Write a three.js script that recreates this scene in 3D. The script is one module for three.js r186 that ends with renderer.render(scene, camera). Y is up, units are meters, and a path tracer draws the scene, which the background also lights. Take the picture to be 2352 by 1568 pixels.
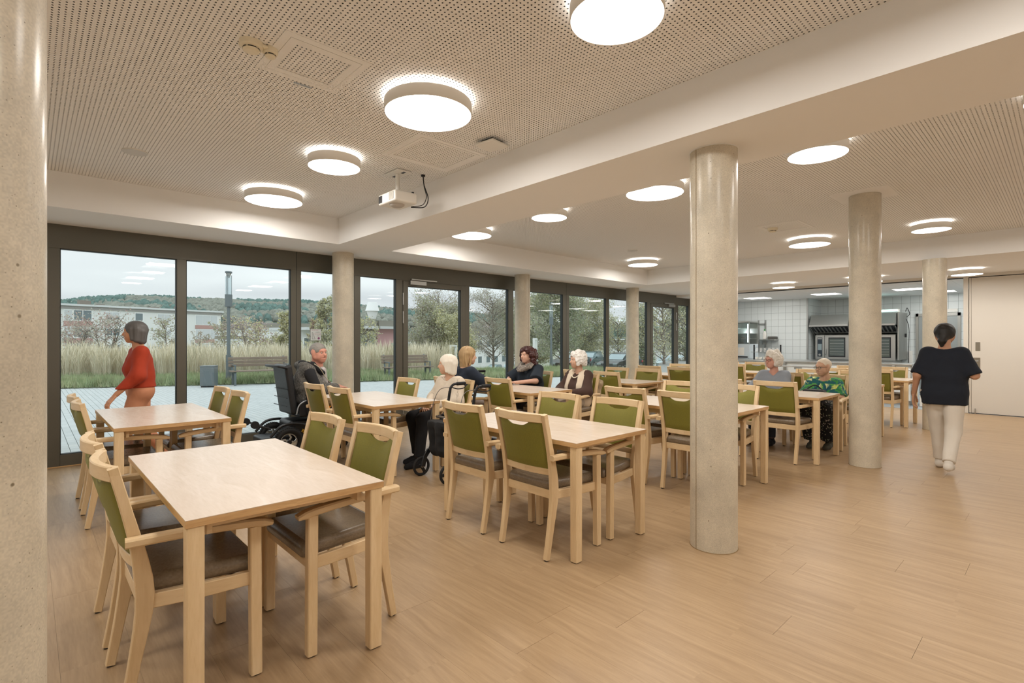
import * as THREE from 'three';
import { mergeGeometries, toCreasedNormals, mergeVertices } from 'three/addons/utils/BufferGeometryUtils.js';
import { RoundedBoxGeometry } from 'three/addons/geometries/RoundedBoxGeometry.js';
import { RectAreaLightUniformsLib } from 'three/addons/lights/RectAreaLightUniformsLib.js';
RectAreaLightUniformsLib.init();

const SKY = 1.42;                        // sky radiance scale
const LAMP = 24, GLOW = 8;               // ceiling lamps: area light and what the eye sees of the diffuser
const LAMP_RGB = [1.0, 0.955, 0.895];
// ---------------------------------------------------------------- camera, renderer, sky
// world: x runs along the window front towards the kitchen, -z towards the windows, y up, metres
const scene = new THREE.Scene();
const camera = new THREE.PerspectiveCamera(2 * Math.atan(784 / 1194) * 180 / Math.PI, 1.5, 0.05, 3000);
camera.position.set(0, 1.4, 0);
camera.lookAt(0.6817, 1.4, -0.7317);
camera.setViewOffset(2352, 1568, 0, 1, 2352, 1568);
const renderer = new THREE.WebGLRenderer();
renderer.toneMapping = THREE.LinearToneMapping;
renderer.toneMappingExposure = 0.95;
renderer.shadowMap.enabled = true;

function rng(seed) { let s = seed >>> 0; return () => { s = (s + 0x6D2B79F5) >>> 0; let t = s; t = Math.imul(t ^ (t >>> 15), t | 1); t ^= t + Math.imul(t ^ (t >>> 7), t | 61); return ((t ^ (t >>> 14)) >>> 0) / 4294967296; }; }
// tileable value noise
function makeNoise(seed, n = 64) {
  const r = rng(seed), g = new Float32Array(n * n); for (let i = 0; i < g.length; i++) g[i] = r();
  const sm = (t) => t * t * (3 - 2 * t);
  return (x, y, px = n, py = n) => {
    const xi = Math.floor(x), yi = Math.floor(y), fx = sm(x - xi), fy = sm(y - yi);
    const m = (a, k) => ((a % k) + k) % k;
    const x0 = m(xi, px) % n, x1 = m(xi + 1, px) % n, y0 = m(yi, py) % n, y1 = m(yi + 1, py) % n;
    const a = g[y0 * n + x0], b = g[y0 * n + x1], c = g[y1 * n + x0], d = g[y1 * n + x1];
    return a + (b - a) * fx + (c - a) * fy + (a - b - c + d) * fx * fy;
  };
}
const nz = makeNoise(7), nz2 = makeNoise(19), nz3 = makeNoise(41);
const lin = (v) => { v /= 255; return v <= 0.04045 ? v / 12.92 : ((v + 0.055) / 1.055) ** 2.4; };

{ // overcast sky, layered stratocumulus, even all round
  const W = 1024, H = 512, d = new Float32Array(W * H * 4);
  for (let y = 0; y < H; y++) for (let x = 0; x < W; x++) {
    const el = (y / H - 0.5) * Math.PI, up = Math.max(0, Math.sin(el));
    const k = 1 / (0.12 + up), az = x / W * 64;
    let c = 0, amp = 0.5; for (let o = 0; o < 4; o++) { const f = 2 ** o; c += amp * nz(az * f * 0.25 + 3 * o, (k * 1.7 + up * 5) * f, 16 * f, 64); amp *= 0.5; }
    c = (c - 0.47) * 0.30; const base = 0.62 * (1 + 1.5 * up);
    const i = (y * W + x) * 4; d[i] = (base + c) * 0.94; d[i + 1] = (base + c) * 0.985; d[i + 2] = (base + c * 0.9) * 1.02; d[i + 3] = 1;
  }
  const t = new THREE.DataTexture(d, W, H, THREE.RGBAFormat, THREE.FloatType);
  t.mapping = THREE.EquirectangularReflectionMapping; t.magFilter = THREE.LinearFilter; t.needsUpdate = true;
  scene.background = t; scene.backgroundIntensity = SKY;
}

// ---------------------------------------------------------------- helpers
const V = (a, y, b) => new THREE.Vector3(a, y, -b);        // a along the front, b towards the windows
const used = new Map();
function numbered(n) { const k = used.get(n) ?? 0; used.set(n, k + 1); return k ? n + '_' + String(k).padStart(3, '0') : n; }
function sh(m) { m.castShadow = true; m.receiveShadow = true; return m; }
function part(name, geo, mat, parent) { const m = sh(new THREE.Mesh(geo, mat)); m.name = name; (parent ?? scene).add(m); if (!parent) m.name = numbered(name); return m; }
function tag(o, label, category, group, kind) { o.userData.label = label; o.userData.category = category; if (group) o.userData.group = group; if (kind) o.userData.kind = kind; return o; }
function thing(name, label, category, pos = [0, 0, 0], turn = 0, group) {
  const g = new THREE.Group(); g.name = numbered(name); g.position.set(...(pos.isVector3 ? pos.toArray() : pos)); g.rotation.y = turn; scene.add(g); return tag(g, label, category, group);
}
function struct(name, geo, mat, parent) { const m = part(name, geo, mat, parent); if (!parent) m.userData.kind = 'structure'; return m; }
function structGroup(name) { const g = new THREE.Group(); g.name = name; g.userData.kind = 'structure'; scene.add(g); return g; }
function copyOf(src, label, pos, turn) { const c = src.clone(); c.name = numbered(src.name.replace(/_\d{3}$/, '')); c.userData = { ...src.userData, label }; if (pos) c.position.copy(pos); if (turn !== undefined) c.rotation.y = turn; scene.add(c); return c; }
// uv in metres from the dominant normal; grain: axis (0 x, 1 y, 2 z) that u runs along
function muv(geo, grain = 1, s = 1, ou = 0, ov = 0) {
  const p = geo.attributes.position, n = geo.attributes.normal, uv = new Float32Array(p.count * 2);
  for (let i = 0; i < p.count; i++) {
    const P = [p.getX(i), p.getY(i), p.getZ(i)], N = [Math.abs(n.getX(i)), Math.abs(n.getY(i)), Math.abs(n.getZ(i))];
    const k = N[0] > N[1] && N[0] > N[2] ? 0 : N[1] > N[2] ? 1 : 2; const rest = [0, 1, 2].filter((x) => x !== k);
    let u = rest[0], v = rest[1]; if (rest[1] === grain) { u = rest[1]; v = rest[0]; }
    uv[2 * i] = P[u] * s + ou; uv[2 * i + 1] = (P[v] + P[k] * 0.37) * s + ov;
  }
  geo.setAttribute('uv', new THREE.BufferAttribute(uv, 2)); return geo;
}
const cat = (list) => { const l = list.map((g) => { const x = g.index ? g.toNonIndexed() : g; for (const k of Object.keys(x.attributes)) if (!['position', 'normal', 'uv'].includes(k)) x.deleteAttribute(k); if (!x.attributes.uv) muv(x); return x; }); return mergeGeometries(l); };
// box spanning corners, in (a, y, b) or plain xyz
function boxAt(x0, x1, y0, y1, z0, z1, r = 0, grain = 1) {
  const w = Math.abs(x1 - x0), h = Math.abs(y1 - y0), d = Math.abs(z1 - z0);
  const g = r ? new RoundedBoxGeometry(w, h, d, 1, Math.min(r, w * 0.49, h * 0.49, d * 0.49)) : new THREE.BoxGeometry(w, h, d);
  g.translate((x0 + x1) / 2, (y0 + y1) / 2, (z0 + z1) / 2); return muv(g, grain);
}
const boxB = (a0, a1, y0, y1, b0, b1, r, grain) => boxAt(a0, a1, y0, y1, -b0, -b1, r, grain);
const cylAt = (x, y0, y1, z, r0, r1 = r0, seg = 20) => new THREE.CylinderGeometry(r1, r0, y1 - y0, seg).translate(x, (y0 + y1) / 2, z);
function rod(p, q, r0, r1 = r0, seg = 8) {
  const a = new THREE.Vector3(...p), b = new THREE.Vector3(...q), d = b.clone().sub(a), L = d.length();
  const g = new THREE.CylinderGeometry(r1, r0, L, seg); g.applyQuaternion(new THREE.Quaternion().setFromUnitVectors(new THREE.Vector3(0, 1, 0), d.normalize())); return g.translate((p[0] + q[0]) / 2, (p[1] + q[1]) / 2, (p[2] + q[2]) / 2);
}
function tube(pts, r, seg = 24, rad = 8) { return new THREE.TubeGeometry(new THREE.CatmullRomCurve3(pts.map((p) => new THREE.Vector3(...p))), seg, r, rad, false); }
// bar of rectangular section (chamfered) along a polyline; w is measured along `side`, h across it
function sweep(pts, w, h, side, cham = 0.004, grain = 1) {
  const P = pts.map((p) => new THREE.Vector3(...p)), S = new THREE.Vector3(...side).normalize(), n = P.length, pos = [], idx = [];
  const f = (v, t) => typeof v === 'function' ? v(t) : v;
  for (let i = 0; i < n; i++) {
    const T = (P[Math.min(n - 1, i + 1)].clone().sub(P[Math.max(0, i - 1)])).normalize(), U = T.clone().cross(S).normalize(), Sd = U.clone().cross(T).normalize(), t = i / (n - 1);
    const W = f(w, t) / 2, H = f(h, t) / 2, c = Math.min(cham, W * 0.9, H * 0.9);
    for (const [x, y] of [[W, H - c], [W - c, H], [-W + c, H], [-W, H - c], [-W, -H + c], [-W + c, -H], [W - c, -H], [W, -H + c]]) { const q = P[i].clone().addScaledVector(Sd, x).addScaledVector(U, y); pos.push(q.x, q.y, q.z); }
  }
  for (let i = 0; i < n - 1; i++) for (let k = 0; k < 8; k++) { const a = i * 8 + k, b = i * 8 + (k + 1) % 8; idx.push(a, b, b + 8, a, b + 8, a + 8); }
  for (let k = 1; k < 7; k++) { idx.push(0, k + 1, k); const o = (n - 1) * 8; idx.push(o, o + k, o + k + 1); }
  let g = new THREE.BufferGeometry(); g.setAttribute('position', new THREE.Float32BufferAttribute(pos, 3)); g.setIndex(idx);
  g = toCreasedNormals(g, 0.5); return muv(fixOut(g), grain);
}
// turn a closed mesh right side out if its volume comes out negative
function fixOut(g) {
  const p = g.attributes.position; let vol = 0; const a = new THREE.Vector3(), b = new THREE.Vector3(), c = new THREE.Vector3();
  for (let i = 0; i < p.count; i += 3) { a.fromBufferAttribute(p, i); b.fromBufferAttribute(p, i + 1); c.fromBufferAttribute(p, i + 2); vol += a.dot(b.cross(c)); }
  if (vol < 0) { const n = g.attributes.normal; for (let i = 0; i < p.count; i += 3) for (const at of [p, n]) for (let k = 0; k < 3; k++) { const t = at.array[(i + 1) * 3 + k]; at.array[(i + 1) * 3 + k] = at.array[(i + 2) * 3 + k]; at.array[(i + 2) * 3 + k] = t; } for (let i = 0; i < n.array.length; i++) n.array[i] *= -1; }
  return g;
}
function grid(nu, nv, fn, closeU = false) { // parametric sheet -> indexed geometry with smooth normals
  const pos = [], idx = [], uv = []; for (let j = 0; j <= nv; j++) for (let i = 0; i <= nu; i++) { pos.push(...fn(i / nu, j / nv)); uv.push(i / nu, j / nv); }
  for (let j = 0; j < nv; j++) for (let i = 0; i < nu; i++) { const a = j * (nu + 1) + i; idx.push(a, a + 1, a + nu + 2, a, a + nu + 2, a + nu + 1); }
  const g = new THREE.BufferGeometry(); g.setAttribute('position', new THREE.Float32BufferAttribute(pos, 3)); g.setAttribute('uv', new THREE.Float32BufferAttribute(uv, 2)); g.setIndex(idx); g.computeVertexNormals(); return g;
}
// ---------------------------------------------------------------- textures
function dataTex(w, h, fn, srgb = true) {
  const d = new Uint8Array(w * h * 4); for (let y = 0; y < h; y++) for (let x = 0; x < w; x++) { const c = fn(x / w, y / h, x, y), i = (y * w + x) * 4; d[i] = Math.max(0, Math.min(255, c[0])); d[i + 1] = Math.max(0, Math.min(255, c[1])); d[i + 2] = Math.max(0, Math.min(255, c[2])); d[i + 3] = 255; }
  const t = new THREE.DataTexture(d, w, h); t.wrapS = t.wrapT = THREE.RepeatWrapping; t.magFilter = THREE.LinearFilter; t.minFilter = THREE.LinearMipmapLinearFilter; t.generateMipmaps = true; if (srgb) t.colorSpace = THREE.SRGBColorSpace; t.needsUpdate = true; return t;
}
const mixc = (a, b, t) => [a[0] + (b[0] - a[0]) * t, a[1] + (b[1] - a[1]) * t, a[2] + (b[2] - a[2]) * t];
// wood: u along the grain
function woodTex(w, h, light, dark, strength, seed, rows = 1) {
  const n1 = makeNoise(seed), n2 = makeNoise(seed + 5);
  return dataTex(w, h, (u, v) => {
    const row = Math.floor(v * rows), vv = v * rows - row, o = row * 13.7;
    const warp = n2(u * 4 + o, vv * 3 + o, 4 * 16) * 0.5 + n2(u * 12 + o, vv * 6, 64) * 0.12;
    const x = (vv + warp * 0.35) * 9;
    let g = 0.45 * n1(u * 3 + o, x * 1.0 + o) + 0.3 * n1(u * 8 + o, x * 3.1 + o) + 0.25 * n1(u * 26, vv * 60 + o * 3);
    const fine = n1(u * 40 + o, vv * 150 + o) < 0.22 ? 0.35 : 0;
    const tone = rows > 1 ? (n2(row * 3.3, 0.5) - 0.5) * 0.22 : 0;
    const t = Math.max(0, Math.min(1, (g - 0.5) * 1.5 * strength + 0.45 + fine * 0.5 * strength + tone));
    return mixc(light, dark, t);
  });
}
const tex = {
  floor: woodTex(1024, 1024, [180, 153, 119], [148, 121, 90], 0.62, 11, 8),
  beech: woodTex(512, 512, [228, 202, 162], [212, 182, 138], 0.8, 23, 1),
  oak: woodTex(512, 512, [226, 211, 197], [211, 193, 174], 0.8, 37, 1),
  edge: woodTex(256, 256, [214, 176, 126], [182, 140, 92], 0.9, 43, 1),
};
tex.floorBump = dataTex(512, 512, (u, v) => { const s = 128 + 50 * (nz(u * 12, v * 220) - 0.5) + 30 * (nz2(u * 5, v * 8) - 0.5); return [s, s, s]; }, false);
tex.fabric = dataTex(256, 256, (u, v, x, y) => { const w = ((x >> 1) + (y >> 1)) & 1 ? 1.05 : 0.95, k = w * (0.9 + 0.2 * nz(u * 64, v * 64)); return [124 * k, 119 * k, 42 * k]; });
tex.fabricBump = dataTex(256, 256, (u, v, x, y) => { const s = 120 + (((x >> 1) + (y >> 1)) & 1 ? 40 : -40) + 60 * (nz(u * 64, v * 64) - 0.5); return [s, s, s]; }, false);
tex.leather = dataTex(256, 256, (u, v) => { const k = 0.93 + 0.14 * nz(u * 64, v * 64); return [122 * k, 107 * k, 88 * k]; });
{ // cast concrete: cloudy tone, pores, faint stains
  const W = 1024, H = 2048, r = rng(5), spots = []; for (let i = 0; i < 2600; i++) { const big = r() < 0.018; spots.push([r(), r(), (big ? 0.0035 + 0.002 * r() : 0.0006 + 0.0013 * r()), 0.35 + 0.6 * r()]); }
  const map = new Float32Array(W * H).fill(0);
  for (const [cx, cy, rr, k] of spots) { const R = Math.ceil(rr * W) + 1; for (let j = -R; j <= R; j++) for (let i = -R; i <= R; i++) { const q = Math.hypot(i, j * 1.0) / (rr * W); if (q < 1) { const X = ((Math.floor(cx * W) + i) % W + W) % W, Y = ((Math.floor(cy * H) + j) % H + H) % H; map[Y * W + X] = Math.max(map[Y * W + X], k * Math.min(1, (1 - q) * 2)); } } }
  const tone = (u, v) => { const a = nz(u * 4, v * 8, 4, 8) * 0.5 + nz2(u * 16, v * 32, 16, 32) * 0.3 + nz3(u * 64, v * 64, 64, 64) * 0.2, st = Math.max(0, nz3(u * 8, v * 12, 8, 12) - 0.62) * 1.1; return (a - 0.5) * 0.15 - st * 0.12 + (nz(u * 250 + 9, v * 500 + 7) - 0.5) * 0.10; };
  tex.concrete = dataTex(W, H, (u, v, x, y) => { const t = tone(u, v), k = 1 + t, p = map[y * W + x]; const c = [200 * k, 190 * k, 170 * k]; return mixc(c, [88, 74, 52], p * 0.85); });
  tex.concreteBump = dataTex(512, 1024, (u, v, x, y) => { const s = 150 + 60 * (nz(u * 32, v * 64, 32, 64) - 0.5) + 40 * (nz2(u * 8, v * 16, 8, 16) - 0.5) - 90 * map[(y * 2) * W + x * 2]; return [s, s, s]; }, false);
}
tex.plaster = dataTex(256, 256, (u, v) => { const s = 128 + 80 * (nz(u * 64, v * 64, 64, 64) - 0.5); return [s, s, s]; }, false);
const rep = (t, x, y) => { const c = t.clone(); c.repeat.set(x, y); c.needsUpdate = true; return c; };
// ---------------------------------------------------------------- materials
const M = {};
const std = (o) => new THREE.MeshStandardMaterial(o), phy = (o) => new THREE.MeshPhysicalMaterial(o);
M.floor = phy({ map: tex.floor, roughness: 0.38, bumpMap: rep(tex.floorBump, 1, 1), bumpScale: 0.0006, specularIntensity: 0.9 });
M.sub = std({ color: 0x5a4026, roughness: 0.9 });
M.beech = std({ map: rep(tex.beech, 1.1, 3.0), roughness: 0.42 });
M.oak = std({ map: rep(tex.oak, 1.0, 2.6), roughness: 0.27 });
M.oakEdge = std({ map: rep(tex.edge, 1, 4), roughness: 0.45 });
M.fabric = phy({ map: rep(tex.fabric, 14, 14), bumpMap: rep(tex.fabricBump, 14, 14), bumpScale: 0.0006, roughness: 0.62, sheen: 0.25, sheenRoughness: 0.5, sheenColor: new THREE.Color(0.6, 0.62, 0.4) });
M.leather = phy({ map: rep(tex.leather, 3, 3), roughness: 0.27, specularIntensity: 0.9 });
M.glide = std({ color: 0x2b2622, roughness: 0.7 });
M.concrete = phy({ map: rep(tex.concrete, 1, 1), bumpMap: rep(tex.concreteBump, 1, 1), bumpScale: 0.0016, roughness: 0.5, clearcoat: 0.4, clearcoatRoughness: 0.2 });
M.seam = std({ color: 0x8d744e, roughness: 0.8 });
M.white = std({ color: new THREE.Color().setRGB(0.88, 0.868, 0.845), roughness: 0.9, bumpMap: rep(tex.plaster, 3, 3), bumpScale: 0.0003 });
M.hole = std({ color: new THREE.Color().setRGB(0.72, 0.62, 0.48), roughness: 1 });
M.frame = std({ color: 0x615e54, roughness: 0.42, metalness: 0.3 });
M.gasket = std({ color: 0x1c2322, roughness: 0.5 });
M.glass = phy({ color: 0xf4faf8, transmission: 1, thickness: 0, roughness: 0, ior: 1.5, specularIntensity: 1 });
M.steel = std({ color: 0xb9bab8, roughness: 0.32, metalness: 0.9 });
M.plasticWhite = std({ color: 0xe9e6df, roughness: 0.5 });
M.black = std({ color: 0x15161a, roughness: 0.5 });
M.rubber = std({ color: 0x1a1a1b, roughness: 0.8 });
// ================================================================ room shell
const HS = 2.695, HC = 3.041, BW = 7.64, BS = 6.67, A1 = 3.048, A2 = 3.835, A3 = 10.487, AP = 13.39;
const R0 = -3.4, RB = -2.8, KEND = 17.6;
{ // floor: vinyl planks on a screed, each plank seen well is a part of its own
  const fl = struct('floor', boxB(R0, AP, -0.15, -0.004, RB, BW + 0.12), M.sub);
  const W = 0.25, L = 1.5, gap = 0.0006, r = rng(77), variants = [];
  const one = (len, ou, ov) => {
    const g = new THREE.BoxGeometry(W - gap, 0.006, len - 0.0012); g.translate(0, -0.003, 0);
    const p = g.attributes.position, uv = g.attributes.uv; for (let i = 0; i < p.count; i++) { uv.setXY(i, (p.getZ(i) + L / 2) / 1.5 + ou, (ov + 0.5 + p.getX(i) / W * 0.96) / 8); } return g;
  };
  for (let k = 0; k < 24; k++) variants.push(one(L, r(), k % 8));
  const list = [];
  for (let a = R0 + W / 2, row = 0; a < AP; a += W, row++) {
    let b = RB - r() * L;
    while (b < BW) { const b0 = Math.max(b, RB), b1 = Math.min(b + L, BW + 0.02); if (b1 - b0 > 0.05) list.push([a, b0, b1]); b += L; }
  }
  const seen = ([a, b0, b1]) => { let best = 0; for (const b of [b0, (b0 + b1) / 2, b1]) { const d = 0.6817 * a + 0.7317 * b, q = 0.7317 * a - 0.6817 * b; if (d > 0.9 && Math.abs(q / d) < 1.05 && 1.4 / d < 0.75) best = Math.max(best, 1 / (d * d)); } return best; };
  list.sort((p, q) => seen(q) - seen(p));
  const rest = [];
  list.forEach(([a, b0, b1], i) => {
    const full = Math.abs(b1 - b0 - L) < 1e-6, g = full ? variants[Math.floor(r() * 24)] : one(b1 - b0, r(), Math.floor(r() * 8));
    if (i < 300 && seen(list[i]) > 0) { const m = part('plank', g, M.floor, fl); m.position.set(a, 0, -(b0 + b1) / 2); } else { const c = g.clone(); c.translate(a, 0, -(b0 + b1) / 2); rest.push(c); }
  });
  const m = part('planking', cat(rest), M.floor, fl); m.userData.kind = 'stuff';
}
// walls that close the room behind and beside the camera
struct('wall_back', boxB(R0 - 0.2, AP, 0, HC + 0.1, RB - 0.2, RB), M.white);
struct('wall_left', boxB(R0 - 0.2, R0, 0, HC + 0.1, RB - 0.2, BW + 0.1), M.white);
// ceiling: slab, lower soffits and beams, sunk fields of perforated board
{
  const ce = struct('ceiling', boxB(R0 - 0.2, KEND + 0.3, HC + 0.10, HC + 0.3, RB - 0.2, BW + 0.14), M.white);
  const add = (n, a0, a1, y0, y1, b0, b1) => part(n, boxB(a0, a1, y0, y1, b0, b1), M.white, ce);
  add('window_soffit', R0, AP + 0.2, HS, HC + 0.1, BS, BW + 0.14);
  add('beam', A1, A2, HS, HC + 0.1, RB, BS);
  add('beam', A3, AP + 0.2, HS, HC + 0.1, RB, BS);
  const pitch = 0.026, n = 16, S = pitch * n, rad = 0.0050, dep = 0.012;
  const pos = [], nor = [], idx = []; const oct = [...Array(8)].map((_, k) => [Math.cos(k * Math.PI / 4), Math.sin(k * Math.PI / 4)]);
  for (let j = 0; j < n; j++) for (let i = 0; i < n; i++) {
    const cx = (i + 0.5) * pitch, cz = (j + 0.5) * pitch, o = pos.length / 3;
    for (const [x, z] of oct) { const k = pitch / 2 / Math.max(Math.abs(x), Math.abs(z)); pos.push(cx + x * k, 0, cz + z * k); nor.push(0, -1, 0); }
    for (const [x, z] of oct) { pos.push(cx + x * rad, 0, cz + z * rad); nor.push(0, -1, 0); }
    for (const [x, z] of oct) { pos.push(cx + x * rad, 0, cz + z * rad); nor.push(-x, 0, -z); }
    for (const [x, z] of oct) { pos.push(cx + x * rad, dep, cz + z * rad); nor.push(-x, 0, -z); }
    for (let k = 0; k < 8; k++) { const q = (k + 1) % 8; idx.push(o + k, o + q, o + 8 + q, o + k, o + 8 + q, o + 8 + k, o + 16 + k, o + 24 + q, o + 16 + q, o + 16 + k, o + 24 + k, o + 24 + q); }
  }
  const g = new THREE.BufferGeometry(); g.setAttribute('position', new THREE.Float32BufferAttribute(pos, 3)); g.setAttribute('normal', new THREE.Float32BufferAttribute(nor, 3)); g.setIndex(idx); muv(g);
  const field = (a0, a1, b0, b1) => {
    const na = Math.round((a1 - a0) / S), nb = Math.round((b1 - b0) / S), sx = (a1 - a0) / (na * S), sz = (b1 - b0) / (nb * S);
    const im = new THREE.InstancedMesh(g, M.white, na * nb), m = new THREE.Matrix4(); let q = 0;
    for (let i = 0; i < na; i++) for (let j = 0; j < nb; j++) { m.makeScale(sx, 1, sz); m.setPosition(a0 + i * S * sx, HC, -(b0 + (j + 1) * S * sz)); im.setMatrixAt(q++, m); }
    im.name = 'perforated_board'; im.userData.kind = 'stuff'; sh(im); ce.add(im);
    part('backing_fleece', boxB(a0, a1, HC + dep, HC + 0.1, b0, b1), M.hole, ce);
  };
  field(R0, A1, RB, BS); field(A2, A3, RB, BS);
  // revision hatches and the plain collar round the free column
  const hatch = (a0, a1, b0, b1, inset) => {
    const y0 = HC - 0.0035, fr = [];
    for (const [p, q, s, t] of [[a0 - 0.045, a1 + 0.045, b0 - 0.045, b0 - 0.002], [a0 - 0.045, a1 + 0.045, b1 + 0.002, b1 + 0.045], [a0 - 0.045, a0 - 0.002, b0 - 0.002, b1 + 0.002], [a1 + 0.002, a1 + 0.045, b0 - 0.002, b1 + 0.002]]) fr.push(boxB(p, q, y0, HC + 0.001, s, t));
    const h = part('hatch_frame', cat(fr), M.white, ce);
    const lid = []; for (const [p, q, s, t] of [[a0, a1, b0, b0 + inset], [a0, a1, b1 - inset, b1], [a0, a0 + inset, b0 + inset, b1 - inset], [a1 - inset, a1, b0 + inset, b1 - inset]]) lid.push(boxB(p, q, y0 - 0.0008, HC + 0.001, s, t));
    part('hatch_rim', cat(lid), M.white, h);
    part('hatch_joint', cat([boxB(a0 - 0.002, a1 + 0.002, HC - 0.0009, HC, b0 - 0.002, b0), boxB(a0 - 0.002, a1 + 0.002, HC - 0.0009, HC, b1, b1 + 0.002), boxB(a0 - 0.002, a0, HC - 0.0009, HC, b0, b1), boxB(a1, a1 + 0.002, HC - 0.0009, HC, b0, b1)]), M.hole, h);
  };
  hatch(1.04, 1.45, 2.86, 3.28, 0.045); hatch(2.32, 2.92, 3.55, 4.08, 0.03); hatch(7.7, 8.25, 2.55, 3.05, 0.03);
  part('column_collar', boxB(6.6, 7.16, HC - 0.003, HC + 0.001, 1.3, 1.86), M.white, ce);
  // small stuck-on label beside the first hatch
  const cv = document.createElement('canvas'); cv.width = 256; cv.height = 64; const x = cv.getContext('2d'); x.fillStyle = '#c9cdd0'; x.fillRect(0, 0, 256, 64); x.fillStyle = '#4e6a86'; x.font = 'bold 44px sans-serif'; x.fillText('VTS Tecfloor', 4, 48, 248);
  const t = new THREE.CanvasTexture(cv); t.colorSpace = THREE.SRGBColorSpace; t.magFilter = THREE.LinearFilter;
  const pl = new THREE.PlaneGeometry(0.115, 0.03); pl.rotateX(Math.PI / 2); const lb = part('printed_label', pl, std({ map: t, roughness: 0.6 }), ce); lb.position.set(1.29, HC - 0.0008, -3.355);
}
// ---------------------------------------------------------------- concrete columns
{
  const make = (a, b, top, r, seamAng, label) => {
    const th = thing('concrete_column', label, 'column', V(a, 0, b)); th.userData.kind = 'structure';
    const g = new THREE.CylinderGeometry(r, r, top, 72, 1, true); g.translate(0, top / 2, 0); { const uv = g.attributes.uv; for (let i = 0; i < uv.count; i++) uv.setXY(i, uv.getX(i) + a * 0.37, uv.getY(i) * top / 1.9 + b * 0.21 + a * 0.13); }
    part('shaft', g, M.concrete, th);
    const face = Math.atan2(b, -a) + 0; // direction towards the camera, in x/z
    const ang = Math.atan2(b, -a) + seamAng; // z is -b
    const s = new THREE.BoxGeometry(0.0035, top, 0.003); const m = part('formwork_seam', muv(s.translate(0, top / 2, 0)), M.seam, th); m.position.set(Math.cos(ang) * r, 0, Math.sin(ang) * r); m.rotation.y = -ang + Math.PI / 2;
    const ring = new THREE.TorusGeometry(r + 0.0015, 0.0028, 6, 60); ring.rotateX(Math.PI / 2); ring.translate(0, 0.001, 0); part('floor_joint', muv(ring), M.seam, th);
    const ring2 = new THREE.TorusGeometry(r + 0.002, 0.003, 6, 60); ring2.rotateX(Math.PI / 2); ring2.translate(0, top - 0.002, 0); part('ceiling_joint', muv(ring2), M.white, th);
    return th;
  };
  make(-0.118, 1.66, HC, 0.152, 0.35, 'round concrete column rising through the whole picture beside the nearest table');
  make(3.44, 1.665, HS, 0.153, 0.8, 'tall round concrete column under the beam, in front of the occupied tables');
  make(6.90, 1.575, HC, 0.153, 2.5, 'round concrete column reaching the perforated ceiling beside the green-bloused woman');
  make(10.5, 1.46, HS, 0.153, 2.2, 'round concrete column behind the walking woman in navy');
  make(3.40, 7.3, HS, 0.152, 2.4, 'round concrete column at the window behind the wheelchair user');
  make(7.08, 7.3, HS, 0.152, -0.9, 'round concrete column at the window behind the red-haired woman');
  make(10.83, 7.3, HS, 0.152, 2.4, 'round concrete column at the window beside the second glazed door');
}
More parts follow.
